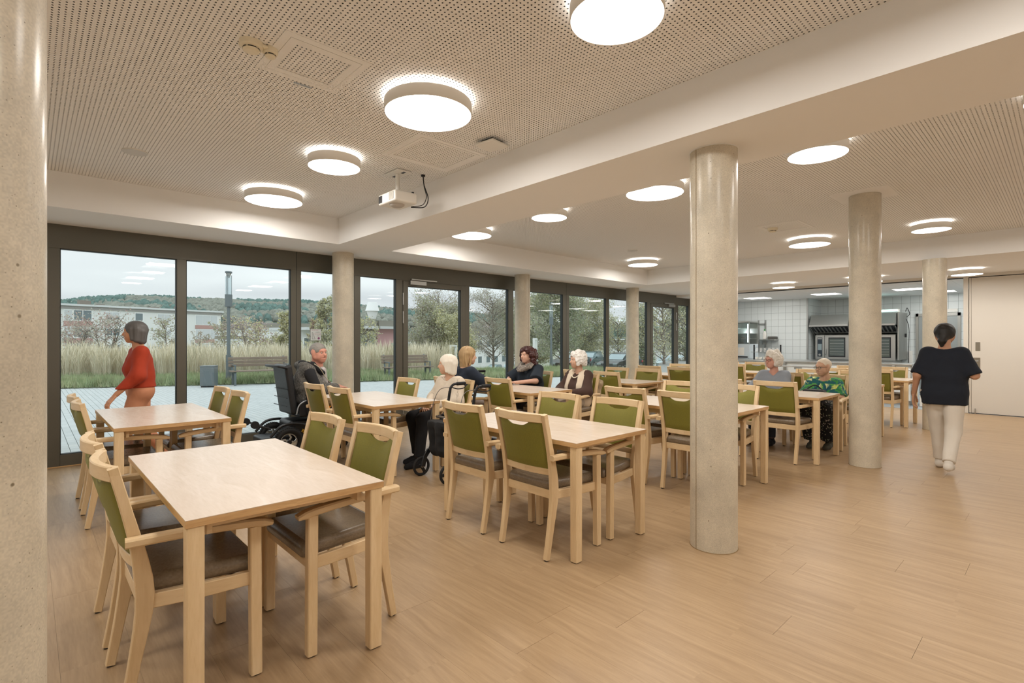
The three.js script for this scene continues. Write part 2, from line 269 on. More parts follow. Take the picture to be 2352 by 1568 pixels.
// ---------------------------------------------------------------- window front
{
  const F0 = BW, F1 = BW + 0.075, HD = 2.43, SI = 0.135; // frame depth, head and sill heights
  struct('wall_front_head', boxB(R0, 15.4, HD - 0.0, HS + 0.02, F0, F1), M.frame);
  const joints = [2.85, 8.77, -0.9];
  { const h = scene.getObjectByName('wall_front_head'); for (const j of joints) part('panel_joint', boxB(j - 0.004, j + 0.004, HD, HS, F0 - 0.0012, F0), M.gasket, h); }
  let wn = 0, dn = 0;
  const mull = (a0, a1, y0 = 0, y1 = HD) => { const m = part('mullion', boxB(a0, a1, y0, y1, F0, F1, 0.004), M.frame, cur); return m; };
  let cur;
  const pane = (a0, a1, y0, y1) => {
    const g = new THREE.PlaneGeometry(a1 - a0, y1 - y0); const m = part('pane', g, M.glass, cur); m.position.set((a0 + a1) / 2, (y0 + y1) / 2, -(F0 + 0.045));
    const t = 0.008, e = [boxB(a0, a0 + t, y0, y1, F0 + 0.01, F1), boxB(a1 - t, a1, y0, y1, F0 + 0.01, F1), boxB(a0, a1, y0, y0 + t, F0 + 0.01, F1), boxB(a0, a1, y1 - t, y1, F0 + 0.01, F1)];
    part('gasket', cat(e), M.gasket, cur);
  };
  const win = (a0, a1, m0, m1, joint) => { // glass a0..a1, right-hand mullion m0..m1
    cur = structGroup('window_' + (++wn)); pane(a0, a1, SI, HD);
    part('sill_rail', boxB(a0, a1, 0.004, SI, F0, F1, 0.003), M.frame, cur);
    mull(m0, m1); if (joint) part('mullion_joint', boxB(joint - 0.003, joint + 0.003, 0, HD, F0 - 0.001, F0), M.gasket, cur);
  };
  win(-3.3, 0.12, 0.12, 0.262);
  win(0.262, 1.37, 1.37, 1.472);
  win(1.472, 2.772, 2.772, 2.912, 2.85);
  win(2.912, 3.74, 3.74, 3.842);
  win(3.842, 4.485, 4.485, 4.61);
  const door = (a0, a1, j1, closerSide, hingeSide) => {
    cur = structGroup('door_' + (++dn)); const top = HD - 0.015, f = 0.1;
    pane(a0 + f, a1 - f, 0.16, top - 0.085);
    const leaf = cat([boxB(a0 + 0.004, a0 + f, 0.012, top, F0 - 0.008, F1 - 0.01, 0.003), boxB(a1 - f, a1 - 0.004, 0.012, top, F0 - 0.008, F1 - 0.01, 0.003), boxB(a0 + f, a1 - f, 0.012, 0.16, F0 - 0.008, F1 - 0.01, 0.003), boxB(a0 + f, a1 - f, top - 0.085, top, F0 - 0.008, F1 - 0.01, 0.003)]);
    part('door_leaf', leaf, M.frame, cur);
    mull(a1, j1); part('door_head', boxB(a0, a1, top + 0.003, HD, F0, F1), M.frame, cur); part('threshold', boxB(a0, j1, 0, 0.01, F0 - 0.01, F1), M.steel, cur);
    const hx = hingeSide < 0 ? a0 + 0.0 : a1 + 0.0; for (const y of [2.11, 1.80, 0.25]) { const h = part('hinge', new THREE.CylinderGeometry(0.009, 0.009, 0.2, 10), M.steel, cur); h.position.set(hx, y, -(F0 - 0.014)); }
    const c = hingeSide < 0 ? 1 : -1, cx = hingeSide < 0 ? a0 + 0.12 : a1 - 0.12;
    const body = part('door_closer', boxB(cx, cx + c * 0.32, top - 0.06, top + 0.01, F0 - 0.055, F0 - 0.008, 0.006), M.steel, cur);
    part('closer_rail', boxB(cx + c * 0.03, cx + c * 0.55, top + 0.018, top + 0.042, F0 - 0.04, F0 - 0.008, 0.004), M.steel, body);
    const lx = hingeSide < 0 ? a1 - 0.05 : a0 + 0.05; const hd = part('handle', cat([muv(rod([lx, 1.05, -(F0 - 0.008)], [lx, 1.05, -(F0 - 0.06)], 0.009)), muv(rod([lx, 1.05, -(F0 - 0.06)], [lx - c * 0.12, 1.05, -(F0 - 0.06)], 0.009))]), M.steel, cur);
  };
  door(4.61, 5.93, 6.03, 1, -1);
  win(6.03, 7.02, 7.02, 7.16);
  win(7.16, 8.66, 8.66, 8.866, 8.77);
  win(8.866, 10.235, 10.235, 10.35);
  win(10.35, 12.02, 12.02, 12.19);
  door(12.19, 13.49, 13.62, 1, 1);
  win(13.62, 14.2, 14.2, 14.34);
  struct('trim_1', boxB(R0, AP, 0, 0.012, F0 - 0.012, F0, 0.002, 0), M.oakEdge);
  struct('wall_front_end', boxB(14.34, KEND + 0.3, 0, HS + 0.1, F0, F1 + 0.05), M.white);
}
// ---------------------------------------------------------------- ceiling lamps
const lampOn = new THREE.Color(...LAMP_RGB);
M.lampWhite = std({ color: 0xeeeae2, roughness: 0.45 });
M.lampGlow = std({ color: 0xffffff, emissive: lampOn.clone().multiplyScalar(GLOW), roughness: 0.6 });
M.lampUp = std({ color: 0xffffff, emissive: lampOn.clone().multiplyScalar(6.5), roughness: 0.6 });
{
  const mk = (D) => {
    const R = D / 2, H = 0.080, drum = new THREE.LatheGeometry([[R - 0.006, 0.004], [R - 0.004, 0.0], [R - 0.001, 0.001], [R, 0.004], [R, H - 0.004], [R - 0.004, H], [R * 0.965, H]].map((p) => new THREE.Vector2(...p)), 64);
    const disc = new THREE.CylinderGeometry(R - 0.005, R - 0.005, 0.004, 64); disc.translate(0, 0.004, 0);
    const up = new THREE.RingGeometry(R * 0.80, R * 0.965, 64, 1); up.rotateX(-Math.PI / 2); up.translate(0, H - 0.001, 0);
    const base = new THREE.CylinderGeometry(R * 0.8, R * 0.8, 0.111 - 0.01, 48, 1, true); base.translate(0, 0.061, 0);
    return { R, drum, disc, up, base };
  };
  const big = mk(0.585), small = mk(0.445);
  const lamp = (a, b, isBig, ceil, label, grp) => {
    const k = isBig ? big : small, t = thing('ceiling_lamp', label, 'lamp', V(a, ceil - 0.111, b), 0, grp);
    part('lamp_body', k.drum, M.lampWhite, t); part('diffuser', k.disc, M.lampGlow, t); part('uplight_ring', k.up, M.lampUp, t); part('base', k.base, M.lampWhite, t);
    const s = k.R * Math.sqrt(Math.PI) * 0.97, l = new THREE.RectAreaLight(lampOn, LAMP, s, s); l.position.set(0, -0.004, 0); l.rotation.x = -Math.PI / 2; t.add(l); l.name = 'lamp_light';
  };
  const lab = {
    '0,0': 'large round ceiling lamp cut by the upper picture edge', '0,1': 'largest-looking round ceiling lamp above the beam side of the nearest table', '0,2': 'small round ceiling lamp beside the projector', '0,3': 'round ceiling lamp closest to the left windows',
    '1,0': 'round ceiling lamp right of the tall front column', '1,1': 'round ceiling lamp just left of the tall front column', '1,2': 'small round ceiling lamp second behind the beam', '1,3': 'round ceiling lamp behind the beam, closest to the windows',
    '2,0': 'round ceiling lamp beyond the second free column', '2,1': 'round ceiling lamp between the two free columns', '2,2': 'small round ceiling lamp hidden behind the tall front column', '2,3': 'round ceiling lamp in the corner of the sunk ceiling by the far windows',
    '3,0': 'round ceiling lamp beside the white sliding wall', '3,1': 'round ceiling lamp half hidden by the second column, before the kitchen', '3,2': 'small round ceiling lamp in front of the tiled kitchen wall', '3,3': 'round ceiling lamp near the windows in front of the kitchen',
  };
  const rows = [[[2.05, 1.47], [1.985, 2.96], [1.982, 4.43], [1.98, 5.96]], [[4.765, 1.42], [4.77, 2.945], [4.755, 4.425], [4.735, 5.95]], [[9.15, 1.31], [9.14, 2.84], [9.12, 4.36], [9.09, 5.88]], [[12.30, 1.26], [12.32, 2.81], [12.29, 4.34], [12.28, 5.88]]];
  rows.forEach((row, i) => row.forEach(([a, b], j) => lamp(a, b, j % 2 === 1, i === 3 ? HS : HC, lab[i + ',' + j], 'round ceiling lamps')));
  for (const [a, b, k] of [[-1.0, 0.0, 1], [-1.0, 1.47, 0], [-1.0, 2.96, 1], [-1.0, 4.43, 0], [2.0, 0.0, 1], [2.0, -1.5, 0], [4.77, -0.08, 1], [4.77, -1.6, 0], [9.15, -0.2, 1], [9.15, -1.7, 0]]) lamp(a, b, k, HC, 'round ceiling lamp above the open floor out of view', 'round ceiling lamps outside the view');
  lamp(12.3, -0.3, 1, HS, 'round ceiling lamp over the sliding wall beyond the picture edge', 'round ceiling lamps outside the view');
}
// ---------------------------------------------------------------- things on the ceiling
{
  const cream = std({ color: 0xe9dfc6, roughness: 0.45 });
  const det = (a, b, label, twin, sc = 1) => {
    const t = thing('smoke_detector', label, 'smoke detector', V(a, HC, b), 0.0); t.scale.setScalar(sc);
    const head = (x, R, z = 0) => {
      const body = new THREE.LatheGeometry([[0, -0.052], [R * 0.5, -0.052], [R * 0.68, -0.046], [R * 0.72, -0.040], [R * 0.62, -0.038], [R * 0.62, -0.034], [R * 0.85, -0.033], [R, -0.022], [R, 0]].map((p) => new THREE.Vector2(...p)), 40); body.translate(x, 0, z); const m = part('detector_head', body, cream, t);
      for (let k = 0; k < 5; k++) { const s = new THREE.TorusGeometry(R * 0.66, 0.0035, 6, 10, 1.0); s.rotateX(Math.PI / 2); s.rotateY(k * 1.257); s.translate(x, -0.036, z); part('vent_slot', muv(s), M.black, m); }
    };
    head(0, 0.062); if (twin) { head(0.098, 0.04, 0.006); part('bridge', boxAt(0.02, 0.1, -0.022, 0, -0.035, 0.04, 0.01), cream, t); }
  };
  det(0.90, 3.07, 'cream smoke detector with a small second head beside the ceiling hatch', true);
  det(7.93, 2.95, 'small smoke detector on the far perforated ceiling', false, 1.1);
  const spk = (a, b, label) => { const t = thing('ceiling_speaker', label, 'speaker', V(a, HC, b)); const g = new THREE.CylinderGeometry(0.085, 0.092, 0.008, 40); g.translate(0, -0.004, 0); part('grille', muv(g), std({ color: 0xcfcdc8, roughness: 0.6 }), t); const r = new THREE.TorusGeometry(0.09, 0.005, 8, 40); r.rotateX(Math.PI / 2); r.translate(0, -0.003, 0); part('rim', muv(r), M.plasticWhite, t); };
  spk(0.68, 5.53, 'flat round ceiling speaker near the window corner'); spk(8.01, 5.4, 'flat round ceiling speaker near the far windows');
  { const t = thing('wifi_access_point', 'square white access point under the ceiling beside the beam', 'access point', V(2.79, HC, 3.24), 0.15); const g = new RoundedBoxGeometry(0.2, 0.022, 0.2, 3, 0.01); g.translate(0, -0.034, 0); part('cover', muv(g), M.plasticWhite, t); part('bracket', boxAt(-0.06, 0.06, -0.024, 0, -0.06, 0.06), M.black, t); }
  { // projector
    const t = thing('projector', 'white projector hanging from the ceiling beside the beam', 'projector', V(2.64, 2.775, 4.47), 0);
    t.rotation.y = -Math.PI * 0.5;
    const w = M.plasticWhite; part('housing', muv(new RoundedBoxGeometry(0.32, 0.105, 0.25, 3, 0.02)), w, t);
    part('lens_window', boxAt(-0.145, -0.075, -0.035, 0.035, 0.12, 0.1275, 0.004), M.black, t);
    const gr = part('vent_grille', boxAt(0.05, 0.14, -0.035, 0.04, 0.12, 0.1262, 0.004), std({ color: 0x8c8478, roughness: 0.7 }), t);
    for (let k = 0; k < 7; k++) part('vent_slat', boxAt(0.055 + k * 0.012, 0.059 + k * 0.012, -0.033, 0.038, 0.125, 0.1285), w, gr);
    const dome = new THREE.SphereGeometry(0.075, 24, 10, 0, Math.PI * 2, Math.PI / 2, Math.PI / 2); dome.scale(1, 0.45, 1); dome.translate(0.02, -0.05, 0.02); part('speaker_dome', muv(dome), std({ color: 0xb8b2aa, roughness: 0.6 }), t);
    part('mount_plate', boxAt(-0.09, 0.09, 0.058, 0.07, -0.07, 0.07, 0.004), M.plasticWhite, t); part('pole', muv(cylAt(0, 0.07, 0.25, 0, 0.022)), M.plasticWhite, t);
    const pl = part('ceiling_plate', boxAt(-0.13, 0.13, 0.25, 0.262, -0.075, 0.075, 0.004), M.plasticWhite, t); for (const s of [-1, 1]) part('plate_slot', boxAt(s * 0.05, s * 0.11, 0.2495, 0.251, -0.03, 0.0), M.black, pl);
    part('knob', muv(cylAt(0.13, 0.05, 0.066, -0.09, 0.012)), M.black, t);
    const cb = thing('cable', 'black projector cable looping down from the ceiling', 'cable', V(0, 0, 0)); const P = (x, y, b) => [x, y, -b];
    part('lead', cat([muv(tube([P(2.86, 3.03, 4.36), P(2.87, 2.95, 4.36), P(2.90, 2.80, 4.33), P(2.88, 2.73, 4.36), P(2.76, 2.715, 4.42)], 0.005)), muv(tube([P(2.86, 3.03, 4.355), P(2.865, 2.93, 4.35), P(2.885, 2.82, 4.34), P(2.865, 2.75, 4.37), P(2.76, 2.72, 4.42)], 0.004))]), M.black, cb);
    part('ceiling_plug', muv(cylAt(2.86, 3.025, HC, -4.36, 0.02)), M.black, cb);
  }
}
// ================================================================ tables and chairs
const TH = 0.76;
const chairProto = (() => {
  const g = new THREE.Group(); g.name = 'armchair';
  const zR = 0.212, xs = (y) => { const k = [[0, -0.235], [0.2, -0.2], [0.42, -0.170], [0.55, -0.180], [0.75, -0.222], [0.935, -0.268]]; for (let i = 0; i < k.length - 1; i++) if (y <= k[i + 1][0]) { const t = (y - k[i][0]) / (k[i + 1][0] - k[i][0]); return k[i][1] + (k[i + 1][1] - k[i][1]) * t; } return k.at(-1)[1]; };
  const curve = new THREE.CatmullRomCurve3([[-0.235, 0.007], [-0.197, 0.22], [-0.170, 0.42], [-0.186, 0.58], [-0.225, 0.76], [-0.268, 0.935]].map(([x, y]) => new THREE.Vector3(x, y, 0)));
  const dep = (t) => 0.034 + 0.026 * Math.exp(-(((t - 0.45) / 0.22) ** 2));
  for (const s of [-1, 1]) {
    const pts = curve.getPoints(14).map((p) => [p.x, p.y, s * (zR + 0.012 * p.y)]);
    const leg = part('rear_leg', sweep(pts, 0.034, dep, [0, 0, 1], 0.003), M.beech, g);
    part('glide', muv(cylAt(-0.235, 0, 0.008, s * zR, 0.013, 0.013, 10)), M.glide, leg);
    const fl = part('front_leg', sweep([[0.207, 0.007, s * 0.272], [0.205, 0.4, s * 0.272], [0.203, 0.624, s * 0.272]], 0.042, 0.044, [0, 0, 1], 0.004), M.beech, g);
    part('glide', muv(cylAt(0.207, 0, 0.008, s * 0.272, 0.015, 0.015, 10)), M.glide, fl);
    const arm = []; for (let i = 0; i <= 14; i++) { const t = i / 14, x = -0.235 + 0.505 * t; arm.push([x, 0.659 - 0.024 * t + 0.010 * Math.sin(t * Math.PI) - (t > 0.85 ? (t - 0.85) * 0.05 : 0), s * (0.256 + 0.018 * t + 0.012 * Math.sin(t * Math.PI))]); }
    part('armrest', sweep(arm, (t) => 0.046 + 0.006 * t, (t) => t > 0.93 ? 0.033 - (t - 0.93) * 0.2 : 0.033, [0, 0, 1], 0.007, 0), M.beech, g);
    const side = []; for (let i = 0; i <= 6; i++) { const t = i / 6; side.push([-0.15 + 0.335 * t, 0.409 - 0.004 * Math.sin(t * Math.PI), s * (0.214 + 0.048 * t)]); } part('side_rail', sweep(side, 0.024, 0.056, [0, 0, 1], 0.003, 0), M.beech, g);
  }
  part('front_rail', boxAt(0.190, 0.214, 0.381, 0.435, -0.252, 0.252, 0.003, 2), M.beech, g);
  part('rear_rail', boxAt(-0.186, -0.158, 0.381, 0.437, -0.2, 0.2, 0.003, 2), M.beech, g);
  const arc = (y, sag, n = 12, zz = 0.206) => [...Array(n + 1)].map((_, i) => { const u = i / n * 2 - 1; return [xs(y) - sag * (1 - u * u), y, u * zz]; });
  part('top_rail', sweep(arc(0.908, 0.042), 0.056, 0.030, [0.0, 1, 0], 0.004, 2), M.beech, g);
  part('back_rail', sweep(arc(0.555, 0.026), 0.042, 0.026, [0, 1, 0], 0.003, 2), M.beech, g);
  { // upholstered back: one closed cushion with the hand-hold scooped out under the top rail
    const nu = 22, nv = 10, zz = 0.203, y0 = 0.572, f = (side) => (u01, v) => {
      const u = u01 * 2 - 1, k = Math.max(0, 1 - (u / 0.64) ** 2), yt = 0.889 - 0.038 * k * k * (3 - 2 * k), y = y0 + (yt - y0) * v, sag = 0.026 + 0.016 * v;
      const e = Math.min(1, (1 - Math.abs(u)) * 7) * Math.min(1, v * 8) * Math.min(1, (1 - v) * 9), th = 0.004 + 0.013 * Math.sqrt(e) + (side > 0 ? 0.006 * (1 - u * u) * Math.sin(v * Math.PI) : 0);
      return [xs(y) - sag * (1 - u * u) + side * th, y, u * zz * (1 + 0.0 * v)];
    };
    const A = grid(nu, nv, f(1)), B = grid(nu, nv, f(-1)); const flip = (q) => { const i = q.index.array; for (let k = 0; k < i.length; k += 3) { const t = i[k + 1]; i[k + 1] = i[k + 2]; i[k + 2] = t; } q.computeVertexNormals(); return q; };
    const rim = []; const F = f(1), Bk = f(-1); for (let i = 0; i <= nu; i++) rim.push([i / nu, 0]); for (let j = 1; j <= nv; j++) rim.push([1, j / nv]); for (let i = nu - 1; i >= 0; i--) rim.push([i / nu, 1]); for (let j = nv - 1; j >= 0; j--) rim.push([0, j / nv]);
    const R = grid(rim.length - 1, 1, (u, v) => { const p = rim[Math.round(u * (rim.length - 1))]; return v < 0.5 ? F(...p) : Bk(...p); });
    const geo = cat([muv(flip(A), 1), muv(B, 1), muv(R, 1)]); part('back_upholstery', geo, M.fabric, g);
  }
  { const q = new RoundedBoxGeometry(0.425, 0.066, 0.49, 5, 0.03), p = q.attributes.position; for (let i = 0; i < p.count; i++) { const x = p.getX(i), y = p.getY(i), z = p.getZ(i), t = (x + 0.2125) / 0.425, crown = (1 - (z / 0.25) ** 2) * (1 - ((t - 0.45) / 0.6) ** 2) * 0.024; p.setXYZ(i, x + 0.022 + (t > 0.8 ? 0.012 * (1 - (z / 0.25) ** 2) : 0), y + 0.463 + (y > 0 ? crown : 0) - (t > 0.82 ? (t - 0.82) ** 2 * 0.45 : 0), z * (0.80 + 0.2 * Math.min(1, t * 1.3))); } q.computeVertexNormals(); part('seat', muv(q, 0), M.leather, g); }
  return g;
})();
const seatSpots = [];
function chair(label, a, b, turn, group, jit = 0) {
  const c = chairProto.clone(); c.name = numbered('armchair'); c.position.copy(V(a, 0, b)); c.rotation.y = turn; scene.add(c); return tag(c, label, 'chair', group);
}
const tableProto = (() => {
  const g = new THREE.Group(); g.name = 'dining_table'; const W = 0.785, L = 1.43;
  const top = boxAt(-W / 2, W / 2, TH - 0.003, TH, -L / 2, L / 2, 0.0014, 2); const tp = part('tabletop', top, M.oak, g);
  part('edge_band', boxAt(-W / 2, W / 2, TH - 0.03, TH - 0.003, -L / 2, L / 2, 0.001, 2), M.oakEdge, tp);
  for (const s of [-1, 1]) for (const t of [-1, 1]) { const x = s * (W / 2 - 0.034), z = t * (L / 2 - 0.034); const l = part('leg', sweep([[x, 0.006, z], [x, 0.4, z], [x, TH - 0.03, z]], 0.058, (q) => 0.052 + 0.006 * q, [1, 0, 0], 0.004), M.beech, g); part('glide', muv(cylAt(x, 0, 0.008, z, 0.02, 0.02, 12)), M.glide, l); }
  for (const s of [-1, 1]) { part('apron', boxAt(s * (W / 2 - 0.09) - 0.01, s * (W / 2 - 0.09) + 0.01, TH - 0.085, TH - 0.03, -L / 2 + 0.06, L / 2 - 0.06, 0.002, 2), M.beech, g); part('apron', boxAt(-W / 2 + 0.06, W / 2 - 0.06, TH - 0.075, TH - 0.03, s * (L / 2 - 0.12) - 0.01, s * (L / 2 - 0.12) + 0.01, 0.002, 0), M.beech, g); }
  return g;
})();
// each: key, a of the window-parallel edge, b of the room edge, label of the table, phrase used by its chairs
const TB = {
  A: [0.41, 2.145, 'light oak table nearest the camera, empty', 'nearest table'],
  B: [0.46, 4.77, 'light oak table in front of the first window, the woman in red walking past it', 'table before the first window'],
  C: [2.51, 2.10, 'light oak table left of the tall front column, rollator parked behind it', 'table left of the tall column'],
  D: [2.48, 4.64, 'light oak table between the wheelchair user and the white-jumper woman', 'wheelchair user\'s table'],
  G: [4.56, 2.02, 'light oak table half hidden behind the tall front column', 'table behind the tall column'],
  E: [4.50, 4.50, 'light oak table with the red-haired and the blonde woman', 'red-haired woman\'s table'],
  H: [6.50, 1.92, 'light oak table of the two bespectacled women', 'bespectacled women\'s table'],
  F: [6.64, 4.42, 'light oak window table behind the woman in the cream vest', 'table behind the cream vest woman'],
  I: [8.45, 1.86, 'light oak table half hidden by the second free column', 'table behind the second column'],
  K: [8.72, 4.36, 'light oak table near the second glazed door', 'table near the second door'],
  J: [10.35, 1.77, 'light oak table at the walking woman\'s hand', 'table beside the walking woman'],
  Q: [10.75, 4.3, 'light oak table furthest back, before the tiled kitchen', 'table before the kitchen tiles'],
};
const adj = { A: [0.085, 0.465, 1.05, -0.02], B: [0.10, 0.45, 1.06, -0.02], C: [0.14, 0.39, 1.02, -0.04], D: [0.05, 0.42, 1.0, 0.02] };
for (const [k, [a, b, label, ph]] of Object.entries(TB)) {
  const t = tableProto.clone(); t.name = numbered('dining_table'); t.position.copy(V(a + 0.3925, 0, b + 0.715)); scene.add(t); tag(t, label, 'table', 'dining tables in the day room');
  const [off, c0, c1, sh2] = adj[k] ?? [0.09, 0.41, 1.03, 0];
  for (const [side, nm] of [[0, 'left side'], [1, 'right side']]) for (const [i, end] of [[0, 'room end'], [1, 'window end']]) {
    const key = k + side + i, over = { A10: [1.13, 2.575], A11: [1.105, 3.18], A00: [0.495, 2.61], A01: [0.50, 3.21], C00: [2.652, 2.485], C01: [2.655, 3.12], C10: [3.22, 2.49], C11: [3.22, 3.12], D00: [2.56, 5.03], D01: [2.56, 5.66], D10: [3.60, 5.05], E10: [5.60, 4.74], E11: [5.60, 5.62], H10: [7.78, 2.26], H11: [7.62, 2.88], E01: [4.22, 5.52] }[key];
    const ca = over ? over[0] : side ? a + 0.785 - off + 0.02 : a + off, cb = over ? over[1] : b + (i ? c1 : c0) + sh2;
    chair(`olive-backed armchair at ${ph}, ${nm}, ${end}`, ca, cb, side ? Math.PI : 0, 'olive and beech armchairs');
  }
}
// ================================================================ outside
const pd = (px, d, y = 0) => { const r = (px - 1176) * d / 1194; return V(0.6817 * d + 0.7317 * r, y, 0.7317 * d - 0.6817 * r); }; // bearing and distance from the viewer to a place
const edgeB = (a) => 20.1 - 0.461 * (a - 0.71);   // line where paving meets grass
M.paverBase = std({ color: 0x8a8c89, roughness: 0.95 });
M.paver = [0xb0b5b5, 0xabb0b0, 0xb4b8b7].map((c) => std({ color: c, roughness: 0.85 }));
M.soil = std({ color: 0x6d6a4a, roughness: 1 });
const dbl = (o) => std({ side: THREE.DoubleSide, roughness: 0.9, ...o });
{ // terrace paving
  const sh0 = new THREE.Shape([[-14, BW + 0.075], [44, BW + 0.075], [44, 24], [30, 18.2], [19, 11.75], [-14, edgeB(-14) + 0.1]].map((p) => new THREE.Vector2(...p))), tg = new THREE.ExtrudeGeometry(sh0, { depth: 0.28, bevelEnabled: false }); tg.rotateX(-Math.PI / 2); tg.translate(0, -0.302, 0);
  const tr = struct('ground_terrace', muv(tg, 0), M.paverBase);
  const W = 0.1, L = 0.2, r = rng(301), spots = [];
  for (let i = 0; i < 190; i++) { const a = -2 + i * W; let b = BW + 0.085 + (i % 2 ? 0 : -L / 2); for (; b < Math.min(edgeB(a) + 0.05, 24); b += L) { if (b < BW + 0.08) continue; const d = 0.6817 * a + 0.7317 * b, q = (0.7317 * a - 0.6817 * b) / d; if (q > -0.89 && q < 0.35) spots.push([a, b, d]); } }
  const g = muv(new THREE.BoxGeometry(W - 0.006, 0.02, L - 0.003)), near = spots.filter(([a, b, d]) => { const px = 1176 + 1194 * (0.7317 * a - 0.6817 * b) / d; return px > 135 && px < 700; }).sort((p, q) => p[2] - q[2]).slice(0, 300), set = new Set(near);
  for (const s of near) { const m = part('paver', g, M.paver[Math.floor(r() * 3)], tr); m.position.set(s[0] + W / 2, -0.012 + r() * 0.001, -(s[1] + L / 2)); }
  const rest = spots.filter((s) => !set.has(s)), im = new THREE.InstancedMesh(g, M.paver[0], rest.length), m = new THREE.Matrix4(), c = new THREE.Color();
  rest.forEach((s, i) => { m.makeTranslation(s[0] + W / 2, -0.012, -(s[1] + L / 2)); im.setMatrixAt(i, m); im.setColorAt(i, c.setScalar(0.94 + 0.1 * r())); }); im.name = 'paving_field'; im.userData.kind = 'stuff'; sh(im); tr.add(im);
  part('entry_strip', boxB(-4, 16, -0.03, 0.0, BW + 0.075, BW + 0.2), M.steel, tr);
}
{ // lawn strip, sloping land behind, street
  const lawn = grid(60, 10, (u, v) => { const a = -12 + 32 * u, b = edgeB(a) + v * 12; const y = 0.03 + 0.05 * nz(u * 60, v * 12) * Math.min(1, v * 8) - Math.max(0, v - 0.55) * 1.72; return [a, v === 0 ? -0.03 : y, -b]; });
  lawn.computeVertexNormals(); struct('ground_lawn', muv(flipG(lawn), 0), std({ color: 0x6a7558, roughness: 1, side: THREE.DoubleSide }));
  const land = grid(24, 16, (u, v) => { const px = -900 + u * 4200, d = 30 + (v ** 1.5) * 330; const p = pd(px, d); return [p.x, -0.72 - Math.min(3.2, Math.max(0, d - 38) / 52 * 3.2) + Math.max(0, d - 220) * 0.03, p.z]; });
  struct('ground_valley', muv(flipG(land), 0), std({ color: 0x8b8f80, roughness: 1, side: THREE.DoubleSide }));
  // grass blades
  const bl = []; const r = rng(17);
  for (let k = 0; k < 7; k++) { const an = r() * 6.28, h = 0.1 + 0.12 * r(), w = 0.008, lx = Math.cos(an) * 0.06, lz = Math.sin(an) * 0.06, ox = (r() - 0.5) * 0.12, oz = (r() - 0.5) * 0.12; const g = new THREE.BufferGeometry(); g.setAttribute('position', new THREE.Float32BufferAttribute([ox - w, 0, oz, ox + w, 0, oz, ox + lx, h, oz + lz], 3)); g.computeVertexNormals(); g.setAttribute('uv', new THREE.Float32BufferAttribute([0, 0, 1, 0, 0, 1], 2)); bl.push(g); }
  const tuft = mergeGeometries(bl), N = 26000, im = new THREE.InstancedMesh(tuft, dbl({ color: 0xffffff }), N), m = new THREE.Matrix4(), q = new THREE.Quaternion(), e = new THREE.Euler(), c = new THREE.Color(); let i = 0;
  while (i < N) { const a = -6 + 25 * r(), v = r(), b = edgeB(a) + 0.03 + v * 4.6; e.set(0, r() * 6.28, 0); q.setFromEuler(e); const s = 0.7 + r() * 0.9; m.compose(V(a, 0.03, b), q, new THREE.Vector3(s, s * (0.7 + 0.6 * nz(a * 2, b * 2)), s)); im.setMatrixAt(i, m); const k = nz2(a * 1.3, b * 1.3); im.setColorAt(i, c.setRGB(0.23 + 0.16 * k + 0.06 * r(), 0.30 + 0.13 * k + 0.06 * r(), 0.17 + 0.10 * k)); i++; }
  im.name = 'grass'; tag(sh(im), 'short green meadow grass along the paving', 'grass', null, 'stuff'); scene.add(im);
  // tall feather grass
  const fl = []; for (let k = 0; k < 26; k++) { const an = r() * 6.28, h = 0.95 + 0.5 * r(), sp = 0.1 + 0.34 * r(), w = 0.0034, ox = (r() - 0.5) * 0.25, oz = (r() - 0.5) * 0.25, lx = Math.cos(an) * sp, lz = Math.sin(an) * sp, nx = -Math.sin(an) * w, nzz = Math.cos(an) * w; const g = new THREE.BufferGeometry(); const P = (t, k2) => [ox + lx * t * t + nx * k2, h * t, oz + lz * t * t + nzz * k2]; g.setAttribute('position', new THREE.Float32BufferAttribute([...P(0, -1), ...P(0, 1), ...P(0.6, 1), ...P(0, -1), ...P(0.6, 1), ...P(0.6, -1), ...P(0.6, -1.2), ...P(0.6, 1.2), ...P(0.82, 2.6), ...P(0.6, -1.2), ...P(0.82, 2.6), ...P(0.82, -2.6), ...P(0.82, -2.6), ...P(0.82, 2.6), ...P(1.05, 0)], 3)); g.setAttribute('uv', new THREE.Float32BufferAttribute(new Float32Array(30), 2)); g.computeVertexNormals(); fl.push(g); }
  const clump = mergeGeometries(fl), K = 1500, fm = new THREE.InstancedMesh(clump, dbl({ color: 0xffffff }), K);
  for (let k = 0; k < K; k++) { const a = -7 + 20.5 * r(), b = edgeB(a) + 3.6 + r() * 3.2; e.set(0, r() * 6.28, 0); q.setFromEuler(e); const s = 0.45 + r() * 0.6; m.compose(V(a, 0.0, b), q, new THREE.Vector3(s, s, s)); fm.setMatrixAt(k, m); const t = r() * 0.25 + nz(a, b) * 0.3; fm.setColorAt(k, c.setRGB(0.60 + t * 0.4, 0.55 + t * 0.38, 0.38 + t * 0.45)); }
  fm.name = 'feather_grass'; tag(sh(fm), 'tall pale feather grass swaying behind the lawn', 'grass', null, 'stuff'); scene.add(fm);
}
function flipG(g) { const i = g.index.array; for (let k = 0; k < i.length; k += 3) { const t = i[k + 1]; i[k + 1] = i[k + 2]; i[k + 2] = t; } g.computeVertexNormals(); return g; }
